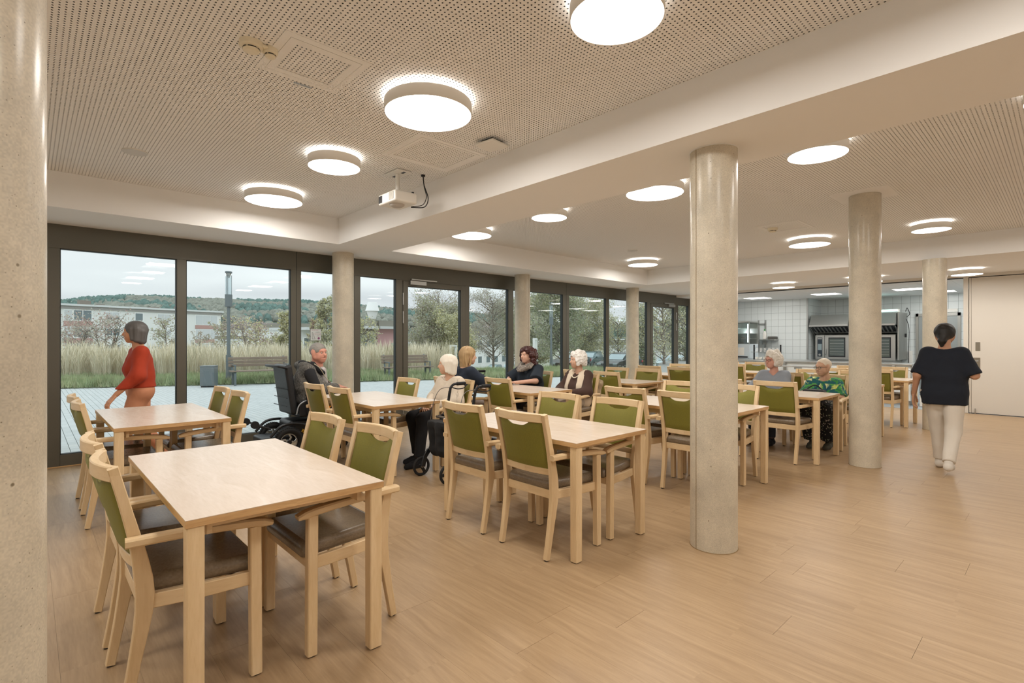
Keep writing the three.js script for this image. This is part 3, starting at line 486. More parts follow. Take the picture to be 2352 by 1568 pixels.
// ---------------------------------------------------------------- street furniture
M.anthra = std({ color: 0x6c7679, roughness: 0.5, metalness: 0.3 });
{
  const post = (px, d, y0, top, label) => {
    const t = thing('street_lamp', label, 'street lamp', pd(px, d, y0)), H = top - y0;
    part('pole', muv(cylAt(0, 0, H - 1.05, 0, 0.06, 0.05, 16)), M.anthra, t); part('pole_foot', muv(cylAt(0, 0, 0.95, 0, 0.085, 0.08, 16)), M.anthra, t);
    part('collar', muv(cylAt(0, H - 1.15, H - 0.75, 0, 0.11, 0.11, 20)), M.anthra, t);
    const head = part('lamp_glass', muv(new THREE.CylinderGeometry(0.095, 0.095, 0.6, 20, 1, true).translate(0, H - 0.45, 0)), phy({ color: 0xe8f0f2, transmission: 0.85, roughness: 0.1, thickness: 0, side: THREE.DoubleSide }), t);
    for (let k = 0; k < 3; k++) part('stay', muv(rod([Math.cos(k * 2.09) * 0.09, H - 0.78, Math.sin(k * 2.09) * 0.09], [Math.cos(k * 2.09) * 0.09, H - 0.12, Math.sin(k * 2.09) * 0.09], 0.009)), M.anthra, t);
    part('reflector', muv(cylAt(0, H - 0.2, H - 0.06, 0, 0.03, 0.08, 20)), M.steel, t); part('cap', muv(cylAt(0, H - 0.05, H, 0, 0.105, 0.105, 20)), M.anthra, t);
  };
  post(525, 17.0, 0, 3.67, 'slim grey street lamp with glass cylinder beside the bench'); post(1266, 27.0, -0.3, 3.4, 'grey street lamp standing before the parked dark saloon');
  { const t = thing('litter_bin', 'grey sheet-metal litter bin at the edge of the paving', 'bin', pd(480, 15.9), -0.55); part('bin_body', boxAt(-0.2, 0.2, 0.03, 0.62, -0.17, 0.17, 0.015), M.anthra, t); part('bin_base', boxAt(-0.17, 0.17, 0, 0.03, -0.14, 0.14), M.black, t); part('bin_door', boxAt(-0.17, 0.17, 0.06, 0.45, 0.168, 0.176, 0.004), M.anthra, t); part('bin_lid', boxAt(-0.205, 0.205, 0.62, 0.65, -0.175, 0.175, 0.008), M.anthra, t); }
  const slat = std({ color: 0x86786a, roughness: 0.8 });
  const bench = (px0, d0, px1, d1, label) => {
    const p = pd(px0, d0), q = pd(px1, d1), L = p.distanceTo(q), t = thing('park_bench', label, 'bench', p.clone().add(q).multiplyScalar(0.5), -Math.atan2(q.z - p.z, q.x - p.x), 'park benches on the terrace edge');
    for (let k = 0; k < 4; k++) part('seat_slat', boxAt(-L / 2, L / 2, 0.43, 0.465, 0.06 - 0.115 * k, 0.06 - 0.115 * k + 0.095, 0.008, 0), slat, t);
    for (let k = 0; k < 3; k++) { const y = 0.58 + k * 0.105, z = -0.38 - k * 0.035; part('back_slat', boxAt(-L / 2, L / 2, y, y + 0.09, z, z + 0.03, 0.008, 0), slat, t); }
    for (const x of [-L / 2 + 0.12, L / 2 - 0.12]) { const f = part('bench_frame', cat([boxAt(x - 0.03, x + 0.03, 0, 0.43, 0.07, 0.14, 0.005), boxAt(x - 0.03, x + 0.03, 0, 0.43, -0.36, -0.3, 0.005), boxAt(x - 0.03, x + 0.03, 0.38, 0.43, -0.36, 0.14, 0.005), sweep([[x, 0.4, -0.33], [x, 0.65, -0.405], [x, 0.9, -0.49]], 0.06, 0.03, [1, 0, 0], 0.004), boxAt(x - 0.03, x + 0.03, 0.62, 0.645, -0.4, 0.12, 0.005), boxAt(x - 0.02, x + 0.02, 0.43, 0.62, 0.08, 0.12, 0.005)]), M.anthra, t); }
  };
  bench(529, 16.3, 668, 17.4, 'grey slatted park bench beside the street lamp and bin'); bench(884, 18.6, 992, 19.6, 'grey slatted park bench seen through the glazed door');
  M.whiteFrame = std({ color: 0xe7e9e8, roughness: 0.5 });
  const rack = (px, d, y, w, h, label) => { const t = thing('trellis_frame', label, 'frame', pd(px, d, y), 0.5); for (const s of [-1, 1]) { part('post', boxAt(s * w / 2 - 0.05, s * w / 2 + 0.05, 0, h, -0.05, 0.05), M.whiteFrame, t); } part('rail', boxAt(-w / 2, w / 2, h - 0.08, h, -0.05, 0.05), M.whiteFrame, t); part('rail', boxAt(-w / 2, w / 2, 0.5, 0.56, -0.03, 0.03), M.whiteFrame, t); };
  rack(1041, 26, -0.4, 0.65, 1.6, 'white metal frame standing behind the blonde woman'); rack(1229, 26, -0.5, 0.42, 2.05, 'narrow white metal frame beside the window column');
}
// ---------------------------------------------------------------- buildings
const bld = { wall: std({ color: 0xdfe1e0, roughness: 0.9 }), fascia: std({ color: 0xcfd3d4, roughness: 0.8 }), band: std({ color: 0x9a9896, roughness: 0.9 }), rust: std({ color: 0xb28e88, roughness: 0.9 }), frame: std({ color: 0xeef0f0, roughness: 0.6 }), pane: std({ color: 0x707f84, roughness: 0.15, metalness: 0.2 }), shutter: std({ color: 0xc6cbce, roughness: 0.8 }), roof: std({ color: 0x8c8a80, roughness: 1 }), pink: std({ color: 0xe0b0b5, roughness: 0.9 }), brown: std({ color: 0x7d756c, roughness: 0.9 }), tile: std({ color: 0x7c7470, roughness: 0.95 }) };
{
  const P0 = pd(70, 81), P1 = pd(507, 107.1), dir = P1.clone().sub(P0), L = dir.length(); dir.normalize();
  const t = thing('apartment_block', 'long white three-storey apartment block with flat roof', 'building', P0, -Math.atan2(dir.z, dir.x));
  // a bearing on the facade -> metres from its near end
  const u = (px) => { const k = (px - 1176) / 1194, D = (p) => 0.6817 * p.x - 0.7317 * p.z, R = (p) => 0.7317 * p.x + 0.6817 * p.z; const r0 = R(P0), d0 = D(P0), rd = 0.7317 * dir.x + 0.6817 * dir.z, dd = 0.6817 * dir.x - 0.7317 * dir.z; return (k * d0 - r0) / (rd - k * dd); };
  part('wall', boxAt(0, L, -6, 6.85, -11, 0), bld.wall, t); part('roof_edge', boxAt(-0.4, L + 0.4, 7.2, 7.52, -11.4, 0.45), bld.fascia, t); part('roof_band', boxAt(-0.2, L + 0.2, 6.75, 7.2, -11.2, 0.2), bld.band, t);
  for (const [px, w, h] of [[215, 1.6, 0.9], [252, 1.0, 0.4], [375, 1.6, 0.35], [428, 0.5, 0.7]]) part('chimney', boxAt(u(px) - w / 2, u(px) + w / 2, 7.5, 7.5 + h, -4, -3), bld.brown, t);
  const win = (p0, p1, y0, y1, n, shut) => {
    const x0 = u(p0), x1 = u(p1), w = part('window', boxAt(x0, x1, y0, y1, -0.05, 0.05), bld.frame, t); const gap = 0.1, pw = (x1 - x0 - gap) / n - gap;
    for (let k = 0; k < n; k++) { const a = x0 + gap + k * (pw + gap); part('pane', boxAt(a, a + pw, y0 + 0.12, y1 - 0.1, 0.05, 0.06), bld.pane, w); if (shut > 0) part('shutter', boxAt(a, a + pw, y0 + 0.12 + (y1 - y0 - 0.22) * (1 - shut), y1 - 0.1, 0.06, 0.09), bld.shutter, w); }
  };
  for (let f = 0; f < 3; f++) {
    const y = -2.82 * f; win(146, 166.5, 4.75 + y, 6.6 + y, 1, 1); win(168, 211.5, 4.75 + y, 6.6 + y, 2, [0, 0.2, 0][f]); part('balcony_panel', boxAt(u(146), u(212.5), 3.85 + y, 4.7 + y, -0.05, 0.12), bld.rust, t);
    win(241.5, 275.5, 5.1 + y, 6.5 + y, 2, [0.8, 0.05, 0][f]); win(309.5, 329, 5.0 + y, 6.5 + y, 1, 0); win(361.5, 393, 5.0 + y, 6.5 + y, 2, [1, 1, 0.5][f]);
    win(448.5, 500, 4.6 + y, 6.6 + y, 3, [1, 1, 0.6][f]); part('balcony_panel', boxAt(u(448.5), u(500.5), 3.85 + y, 4.55 + y, -0.05, 0.12), bld.rust, t);
  }
}
{ // low building with pink wall behind the bench
  const lowB = (px0, d0, px1, d1, y0, eave, top, name, label, wallM, parts, o2) => {
    const P0 = pd(px0, d0), P1 = pd(px1, d1), dir = P1.clone().sub(P0), L = dir.length(); dir.normalize(); const t = thing(name, label, 'building', P0, -Math.atan2(dir.z, dir.x));
    const D = o2 ?? 7; part('wall', boxAt(0, L, y0, eave, -D, 0), wallM, t); part('eave', boxAt(-0.06, L + 0.06, eave, eave + 0.22, -D, 0.8), bld.fascia, t); part('roof', boxAt(-0.03, L + 0.03, eave + 0.22, top, -D, 0.4), bld.roof, t); parts?.(t, L); return t;
  };
  lowB(690, 40, 775, 43, -3, 2.25, 2.75, 'pavilion', 'low pale pavilion with flat roof beside the window column', bld.wall, (t, L) => { for (let k = 0; k < 3; k++) { const w = part('window', boxAt(0.25 + k * 1.0, 0.95 + k * 1.0, 0.4, 1.7, -0.02, 0.04), bld.frame, t); part('pane', boxAt(0.32 + k * 1.0, 0.88 + k * 1.0, 0.47, 1.63, 0.04, 0.05), bld.pane, w); } });
  lowB(800, 44, 862, 45, -3, 2.45, 3.3, 'garden_house', 'dark-windowed low house with green roof beyond the feather grass', bld.brown, (t, L) => { for (let k = 0; k < 3; k++) part('pane', boxAt(0.2 + k * 0.75, 0.8 + k * 0.75, 0.2, 1.9, 0, 0.03), bld.pane, t); const v = part('roof_vent', muv(cylAt(2.4, 3.3, 4.1, -2, 0.28, 0.5, 14)), bld.frame, t); part('vent_cap', muv(cylAt(2.4, 4.1, 4.9, -2, 0.62, 0.4, 14)), bld.frame, v); }, 3);
  lowB(867, 47.0, 922, 48.4, -3, 2.5, 3.25, 'pink_house', 'low house with faded pink wall and pale mural', bld.pink, (t, L) => { part('door_panel', boxAt(0.5, 1.3, -2, 0.5, 0, 0.03), std({ color: 0xc98d96, roughness: 0.9 }), t); part('mural_panel', boxAt(1.35, 2.1, -0.6, 1.2, 0, 0.03), std({ color: 0x8fb3b6, roughness: 0.9 }), t); }, 2.2);
  lowB(930, 70, 1060, 84, -6, 1.0, 2.2, 'white_house', 'white house half hidden behind the bushy tree', bld.wall, (t, L) => { for (let k = 0; k < 5; k++) { const w = part('window', boxAt(0.8 + k * 2.2, 2.2 + k * 2.2, -1.6, 0, 0, 0.05), bld.frame, t); part('pane', boxAt(0.95 + k * 2.2, 2.05 + k * 2.2, -1.45, -0.15, 0.05, 0.06), bld.pane, w); } });
  lowB(1070, 92, 1215, 108, -6, 2.2, 3.6, 'row_house', 'white row house with many windows behind the small parked cars', bld.wall, (t, L) => { for (let f = 0; f < 2; f++) for (let k = 0; k < 7; k++) { const w = part('window', boxAt(0.8 + k * 2.4, 2.1 + k * 2.4, 0.2 - f * 2.9, 1.6 - f * 2.9, 0, 0.05), bld.frame, t); part('pane', boxAt(0.92 + k * 2.4, 1.98 + k * 2.4, 0.32 - f * 2.9, 1.48 - f * 2.9, 0.05, 0.06), bld.pane, w); } });
  lowB(1488, 75, 1600, 90, -6, 0.6, 1.6, 'depot', 'pale flat shed glimpsed through the second glazed door', bld.wall);
  lowB(590, 60, 690, 66, -5, 1.4, 2.0, 'shed_house', 'white flat-roofed house behind the yellow leaved shrubs', bld.wall, (t, L) => { part('grey_gable', boxAt(1, 3.2, -3, 1.0, 0, 0.1), bld.brown, t); });
  const vil = [[528, 300], [546, 320], [562, 290], [583, 310], [604, 330], [622, 300], [640, 315], [1010, 330], [1128, 340]]; const r = rng(88);
  vil.forEach(([px, d], i) => { const p = pd(px, d, 3.2 + (d - 290) * 0.05), w = 6 + 5 * r(), t = thing('village_house', ['white gabled house low on the wooded hill, next to the lamp post', 'second white gabled house along the foot of the hill', 'third white gabled house along the foot of the hill', 'fourth white gabled house along the foot of the hill', 'fifth white gabled house along the foot of the hill', 'sixth white gabled house along the foot of the hill', 'white gabled house behind the yellow columnar shrub', 'white gabled house behind the bushy tree by the door', 'white gabled house left of the bare tree'][i], 'building', p, r() * 3, 'village houses at the foot of the hill'); part('wall', boxAt(-w / 2, w / 2, -4, 4.5, -4, 4), bld.wall, t); const s = new THREE.Shape([new THREE.Vector2(-4.6, 4.3), new THREE.Vector2(4.6, 4.3), new THREE.Vector2(0, 8)]); const rg = new THREE.ExtrudeGeometry(s, { depth: w + 0.8, bevelEnabled: false }); rg.rotateY(Math.PI / 2); rg.translate(-w / 2 - 0.4, 0, 0); part('roof', muv(rg), bld.tile, t); });
}
// ---------------------------------------------------------------- wooded hill
{
  const ridge = [[-400, 700], [100, 695], [140, 691], [220, 684], [300, 677], [360, 680], [430, 686], [500, 686], [560, 691], [620, 693], [700, 695], [770, 700], [830, 704], [900, 709], [1000, 715], [1100, 724], [1200, 735], [1400, 752], [1700, 765], [2400, 770]];
  const ry = (px) => { for (let i = 0; i < ridge.length - 1; i++) if (px <= ridge[i + 1][0]) { const t = (px - ridge[i][0]) / (ridge[i + 1][0] - ridge[i][0]); return ridge[i][1] + (ridge[i + 1][1] - ridge[i][1]) * t; } return 770; };
  const hy = (px, t) => { const D = 300 + t * 330, top = 1.4 + (783 - ry(px)) * 630 / 1194 - 4; return 2.5 + (top - 2.5) * (t < 1 ? t ** 0.9 : 1) + (nz(px * 0.01 + 3, t * 6) - 0.5) * 5 * t; };
  const g = grid(120, 14, (u, v) => { const px = -400 + u * 2800, t = v * 1.15, p = pd(px, 300 + t * 330); return [p.x, hy(px, t), p.z]; });
  const hill = struct('hill', muv(flipG(g), 0), std({ color: 0x4c5a50, roughness: 1, side: THREE.DoubleSide }));
  const ico = new THREE.IcosahedronGeometry(1, 2), p = ico.attributes.position, r = rng(909); for (let i = 0; i < p.count; i++) { const v = new THREE.Vector3().fromBufferAttribute(p, i), k = 0.8 + 0.4 * nz(v.x * 2.3 + 9 + v.z, v.y * 2.3 + 9); p.setXYZ(i, v.x * k, v.y * k, v.z * k); } ico.computeVertexNormals(); muv(ico);
  const N = 9000, im = new THREE.InstancedMesh(ico, std({ color: 0xffffff, roughness: 1 }), N), m = new THREE.Matrix4(), q = new THREE.Quaternion(), e = new THREE.Euler(), c = new THREE.Color();
  for (let i = 0; i < N; i++) { const px = -50 + r() * 1750, t = 0.1 + 1.0 * Math.sqrt(r()), con = nz2(px * 0.012, t * 5) + (r() - 0.5) * 0.4 > 0.5, pos = pd(px, 300 + t * 330); pos.y = hy(px, t) + 2; const s = con ? 1.7 + 1.2 * r() : 2.0 + 1.5 * r(); e.set(0, r() * 6, 0); q.setFromEuler(e); m.compose(pos, q, new THREE.Vector3(s, con ? s * 1.9 : s * 1.15, s)); im.setMatrixAt(i, m); const k = 0.8 + 0.4 * r(); im.setColorAt(i, con ? c.setRGB(0.12 * k, 0.20 * k, 0.18 * k) : c.setRGB(0.22 * k, 0.235 * k, 0.20 * k)); }
  im.name = 'forest'; im.userData.kind = 'stuff'; sh(im); tag(im, 'mixed autumn forest covering the hillside', 'forest', null, 'stuff'); scene.add(im);
}
// ---------------------------------------------------------------- trees and shrubs
{
  const leaf = new THREE.BufferGeometry(); leaf.setAttribute('position', new THREE.Float32BufferAttribute([0, 0, 0, 0.5, 0.08, 0.45, 0, 0, 1, 0, 0, 0, 0, 0, 1, -0.5, 0.08, 0.45], 3)); leaf.setAttribute('uv', new THREE.Float32BufferAttribute(new Float32Array(12), 2)); leaf.computeVertexNormals();
  const bark = std({ color: 0x7a7268, roughness: 1 }), leafM = phy({ color: 0xffffff, roughness: 1, transmission: 0.4, thickness: 0, side: THREE.DoubleSide });
  const tree = (name, label, cate, px, d, y0, H, rad, base, n, size, cols, o = {}) => {
    const r = rng(Math.floor(px * 7 + d * 13)), pos = pd(px, d, y0), t = thing(name, label, cate, pos, 0, o.group), stems = o.stems ?? 1, tr = [], br = [], tips = [];
    for (let s = 0; s < stems; s++) {
      const an = r() * 6.28, lean = stems > 1 ? rad * 0.55 : 0.1, top = [Math.cos(an) * lean, H * 0.86, Math.sin(an) * lean], r0 = (o.trunk ?? H * 0.018);
      const pt = (k) => [top[0] * k, top[1] * k, top[2] * k + 0.06 * Math.sin(k * 5)];
      for (let k = 0; k < 5; k++) tr.push(muv(rod(pt(k / 5), pt((k + 1) / 5), r0 * (1 - k / 5 * 0.85), r0 * (1 - (k + 1) / 5 * 0.85), 7)));
      const nb = o.branches ?? 26; for (let k = 0; k < nb; k++) {
        const f = base / H + (0.86 - base / H) * (k + r()) / nb, s0 = pt(f / 0.86), a = r() * 6.28, prof = o.column ? 1 - 0.75 * f : Math.sqrt(Math.max(0.08, 1 - ((f - 0.55) / 0.5) ** 2)), len = rad * prof * (0.55 + 0.5 * r());
        const mid = [s0[0] + Math.cos(a) * len * 0.5, s0[1] + len * 0.35, s0[2] + Math.sin(a) * len * 0.5], end = [s0[0] + Math.cos(a) * len, s0[1] + len * (o.column ? 1.0 : 0.62), s0[2] + Math.sin(a) * len];
        br.push(muv(rod(s0, mid, r0 * 0.32, r0 * 0.2, 5)), muv(rod(mid, end, r0 * 0.2, r0 * 0.06, 5)));
        for (let w = 0; w < (o.twigs ?? 3); w++) { const q = 0.3 + 0.7 * r(), b0 = q < 0.5 ? mid : end, e2 = [b0[0] + (r() - 0.5) * len * 0.9, b0[1] + r() * len * 0.55, b0[2] + (r() - 0.5) * len * 0.9]; br.push(muv(rod(b0, e2, r0 * 0.07, r0 * 0.02, 4))); tips.push([b0, e2]); }
        tips.push([mid, end]);
      }
    }
    part('trunk', cat(tr), bark, t); part('branches', cat(br), bark, t);
    const im = new THREE.InstancedMesh(leaf, leafM, n), m = new THREE.Matrix4(), q = new THREE.Quaternion(), e = new THREE.Euler(), c = new THREE.Color(), sp = o.spread ?? rad * 0.2;
    for (let i = 0; i < n; i++) { const [b0, e2] = tips[Math.floor(r() * tips.length)], k = r(); e.set(r() * 6.3, r() * 6.3, r() * 6.3); q.setFromEuler(e); const s = size * (0.6 + 0.8 * r()); m.compose(new THREE.Vector3(b0[0] + (e2[0] - b0[0]) * k + (r() - 0.5) * 2 * sp, b0[1] + (e2[1] - b0[1]) * k + (r() - 0.5) * 2 * sp, b0[2] + (e2[2] - b0[2]) * k + (r() - 0.5) * 2 * sp), q, new THREE.Vector3(s, s, s)); im.setMatrixAt(i, m); const C = cols[Math.floor(r() * cols.length)], v = 0.8 + 0.4 * r(); im.setColorAt(i, c.setRGB(C[0] * v, C[1] * v, C[2] * v)); }
    im.name = 'foliage'; im.userData.kind = 'stuff'; sh(im); t.add(im);
  };
  const yel = [0.60, 0.57, 0.30], olv = [0.42, 0.43, 0.27], gry = [0.46, 0.46, 0.38], brn = [0.42, 0.36, 0.29], red = [0.42, 0.30, 0.27], grn = [0.32, 0.38, 0.23], pal = [0.65, 0.63, 0.47];
  const G1 = 'trees beyond the terrace', G2 = 'young shrubs in the grass bed';
  tree('bushy_tree', 'bushy grey-green tree filling the glazed door', 'tree', 1000, 42, -2, 6.3, 2.1, 0.9, 28500, 0.102, [gry, olv, gry, olv, brn], { branches: 40, twigs: 5, group: G1, spread: 0.42 });
  tree('bare_tree', 'tall half-bare tree above the bushy one in the glazed door', 'tree', 1008, 52, -3, 9.6, 3.0, 4, 2850, 0.088, [gry, brn], { branches: 44, twigs: 8, group: G1, trunk: 0.16 });
  tree('bushy_tree', 'yellow-green tree at the right edge of the glazed door', 'tree', 1046, 40, -2, 5.6, 1.4, 1.4, 15200, 0.095, [yel, pal, olv], { branches: 30, twigs: 4, group: G1, spread: 0.35 });
  tree('bare_tree', 'grey half-bare tree right of the glazed door', 'tree', 1132, 50, -3, 9.4, 2.6, 2.4, 12350, 0.088, [gry, brn, gry], { branches: 46, twigs: 8, group: G1, trunk: 0.15, spread: 0.35 });
  tree('bushy_tree', 'olive tree directly left of the middle window column', 'tree', 1178, 60, -3, 8.8, 2.2, 2, 19000, 0.102, [gry, olv, olv], { branches: 40, twigs: 5, group: G1, spread: 0.45 });
  tree('bushy_tree', 'dense yellow-green tree behind the second street lamp', 'tree', 1232, 46, -2.2, 7.8, 2.0, 1.6, 26600, 0.102, [yel, olv, olv, grn, pal], { branches: 40, twigs: 5, group: G1, spread: 0.45 });
  tree('bushy_tree', 'olive tree between the street lamp and the window mullion', 'tree', 1288, 33, -1.4, 7.8, 1.9, 1.6, 20900, 0.102, [olv, gry, olv, grn], { branches: 36, twigs: 5, group: G1, spread: 0.45 });
  tree('bushy_tree', 'wide olive tree above the parked dark saloon', 'tree', 1344, 54, -2.4, 7.6, 2.7, 1.4, 30400, 0.109, [olv, gry, yel, pal, olv], { branches: 46, twigs: 5, group: G1, spread: 0.5 });
  tree('bare_tree', 'sparse tree above the parked estate car', 'tree', 1418, 50, -2.2, 6.2, 1.9, 1.6, 4940, 0.095, [olv, yel, gry], { branches: 34, twigs: 6, group: G1, trunk: 0.1 });
  tree('bushy_tree', 'dark olive tree right of the last window column', 'tree', 1476, 50, -2.4, 7.4, 1.4, 1.2, 17100, 0.102, [gry, olv, grn], { branches: 32, twigs: 5, group: G1, spread: 0.4 });
  tree('bare_tree', 'bare twiggy tree framed by the second glazed door', 'tree', 1524, 32, -1.2, 6.6, 1.9, 1.2, 4940, 0.082, [olv, yel, gry], { branches: 46, twigs: 8, group: G1, trunk: 0.11 });
  tree('bushy_tree', 'leafy tree at the narrow last pane', 'tree', 1572, 38, -2, 7.0, 1.6, 1.2, 15200, 0.102, [gry, olv, grn], { branches: 32, twigs: 5, group: G1, spread: 0.4 });
  tree('columnar_tree', 'slim columnar tree with yellow leaves beside the window column', 'tree', 747, 25, -0.2, 4.0, 0.75, 0.7, 6120, 0.079, [pal, yel, olv, gry], { column: 1, branches: 40, group: G2, spread: 0.1 });
  tree('columnar_tree', 'smaller columnar tree left of the paired mullion', 'tree', 656, 26, -0.2, 3.3, 0.7, 0.6, 4420, 0.079, [pal, yel, olv], { column: 1, branches: 34, group: G2, spread: 0.1 });
  tree('young_tree', 'brown-leaved shoot left of the tall columnar tree', 'tree', 722, 26, -0.2, 3.0, 0.4, 0.9, 1530, 0.073, [brn, red, yel], { column: 1, branches: 22, group: G2 });
  tree('shrub', 'reddish shrub at the left end of the grass bed', 'shrub', 166, 25.5, -0.2, 2.5, 1.25, 0.5, 2210, 0.066, [red, brn, gry], { stems: 4, branches: 12, group: G2 });
  tree('shrub', 'open multi-stemmed shrub before the apartment block', 'shrub', 246, 23.5, -0.1, 2.7, 0.95, 0.9, 714, 0.066, [brn, gry, red], { stems: 5, branches: 8, group: G2 });
  tree('young_tree', 'leafy young tree beside the first window mullion', 'tree', 385, 24, -0.1, 2.75, 0.62, 0.7, 1020, 0.066, [gry, brn, olv], { branches: 24, group: G2 });
  tree('shrub', 'small shrub right of the first window mullion', 'shrub', 446, 24, -0.1, 1.9, 0.5, 0.4, 646, 0.066, [brn, gry], { stems: 2, branches: 12, group: G2 });
  tree('young_tree', 'dark-leaved young tree next to the street lamp', 'tree', 512, 24, -0.1, 2.4, 0.55, 0.5, 1105, 0.066, [olv, gry, brn], { branches: 24, group: G2 });
  tree('shrub', 'yellowish shrub behind the park bench', 'shrub', 582, 24.5, -0.1, 2.4, 0.95, 0.4, 1870, 0.073, [yel, red, brn, pal], { stems: 3, branches: 16, group: G2 });
  tree('shrub', 'pale shrub left of the smaller columnar tree', 'shrub', 630, 27.5, -0.2, 1.9, 0.6, 0.4, 1530, 0.073, [pal, gry, brn], { stems: 3, branches: 12, group: G2 });
  tree('young_tree', 'thin yellow young tree before the garden house', 'tree', 838, 28, -0.3, 3.0, 0.7, 0.6, 2210, 0.073, [olv, yel, gry], { branches: 26, group: G2 });
}
// ---------------------------------------------------------------- parked cars
{
  const dark = std({ color: 0x27312f, roughness: 0.22, metalness: 0.4 }), glassC = std({ color: 0x8fa0a4, roughness: 0.08, metalness: 0.35 }), tyre = std({ color: 0x1d1f20, roughness: 0.9 }), rimM = std({ color: 0xc3c7c8, roughness: 0.3, metalness: 0.7 }), redL = std({ color: 0xb02030, roughness: 0.3 }), chrome = M.steel, teal = std({ color: 0x4d6668, roughness: 0.25, metalness: 0.4 }), silv = std({ color: 0x9fb0b2, roughness: 0.25, metalness: 0.5 });
  const ext = (pts, w, bev = 0.06) => { const s = new THREE.Shape(); s.moveTo(...pts[0]); s.splineThru(pts.slice(1).map((p) => new THREE.Vector2(...p))); s.closePath(); const g = new THREE.ExtrudeGeometry(s, { depth: w - bev * 2, bevelEnabled: true, bevelSize: bev, bevelThickness: bev, bevelSegments: 2, curveSegments: 40 }); return g.translate(0, 0, -(w - bev * 2) / 2); };
  const poly = (pts, w, bev = 0.03) => { const g = new THREE.ExtrudeGeometry(new THREE.Shape(pts.map((p) => new THREE.Vector2(...p))), { depth: w - bev * 2, bevelEnabled: true, bevelSize: bev, bevelThickness: bev, bevelSegments: 2 }); return g.translate(0, 0, -(w - bev * 2) / 2); };
  const car = (label, px, d, y0, turn, estate, body, sc = 1) => { // nose towards -x
    const t = thing('parked_car', label, 'car', pd(px, d, y0), turn); t.scale.setScalar(sc);
    part('body', muv(poly([[-2.2, 0.3], [2.15, 0.3], [2.25, 0.55], [2.2, 0.88], [1.6, 0.95], [-0.9, 0.92], [-1.75, 0.82], [-2.2, 0.66], [-2.27, 0.45]], 1.74, 0.05)), body, t);
    const cab = estate ? [[-0.95, 0.9], [-0.25, 1.36], [0.3, 1.44], [1.5, 1.42], [2.0, 1.15], [2.15, 0.9]] : [[-0.95, 0.9], [-0.3, 1.33], [0.25, 1.41], [0.85, 1.37], [1.55, 0.98], [1.6, 0.9]];
    const cb = part('cabin', muv(poly(cab, 1.5, 0.06)), body, t); const inset = cab.map(([x, y]) => [0.35 + (x - 0.35) * 0.9, y < 1 ? 0.95 : 1.13 + (y - 1.13) * 0.75]);
    part('side_glass', muv(poly(inset, 1.58, 0.02)), glassC, cb); part('rear_glass', muv(poly(estate ? [[1.62, 1.38], [2.03, 1.1], [2.08, 1.12], [1.66, 1.41]] : [[0.92, 1.36], [1.5, 1.02], [1.56, 1.04], [0.95, 1.4]], 1.3, 0.01)), glassC, cb); part('windscreen', muv(poly([[-0.92, 0.96], [-0.34, 1.32], [-0.38, 1.36], [-0.98, 0.98]], 1.3, 0.01)), glassC, cb);
    for (const x of [-1.4, 1.35]) for (const s of [-1, 1]) { const w = new THREE.CylinderGeometry(0.32, 0.32, 0.2, 24); w.rotateX(Math.PI / 2); const m = part('wheel', muv(w), tyre, t); m.position.set(x, 0.32, s * 0.8); const rg = new THREE.CylinderGeometry(0.21, 0.21, 0.21, 16); rg.rotateX(Math.PI / 2); const rm = part('rim', muv(rg), rimM, m); for (let k = 0; k < 5; k++) { const sp = boxAt(-0.02, 0.02, 0.03, 0.2, 0.1, 0.112); sp.rotateZ(k * 1.257); part('spoke', sp, tyre, m); } }
    for (const s of [-1, 1]) { part('tail_light', boxAt(2.02, 2.28, 0.68, 0.85, s * 0.55, s * 0.885, 0.02), redL, t); part('headlight', boxAt(-2.28, -2.12, 0.58, 0.72, s * 0.5, s * 0.84, 0.02), silv, t); }
    part('side_trim', boxAt(-2.1, 2.1, 0.52, 0.56, -0.88, 0.88), chrome, t); part('number_plate', boxAt(2.24, 2.28, 0.5, 0.62, -0.26, 0.26), bld.frame, t); part('door_mirror', boxAt(-0.75, -0.6, 0.95, 1.07, 0.82, 0.98, 0.02), body, t);
  };
  car('dark green saloon car parked behind the vest woman', 1313, 36, -0.72, 0.45, false, dark); car('dark estate car parked beside the saloon', 1425, 41, -1.0, 0.15, true, dark); car('teal car roof showing behind the dark saloon', 1352, 46, -1.0, 0.4, true, teal);
  car('small teal hatchback parked far off behind the blonde woman', 1134, 84, -3.9, 0.5, true, teal); car('small pale hatchback parked far off beside the teal one', 1170, 82, -3.7, 0.5, true, silv); car('pale car far off in the last narrow pane', 1568, 50, -1.4, 0.6, true, silv);
  car('silver car far off seen low through the second glazed door', 1528, 56, -1.6, 0.5, false, silv);
}
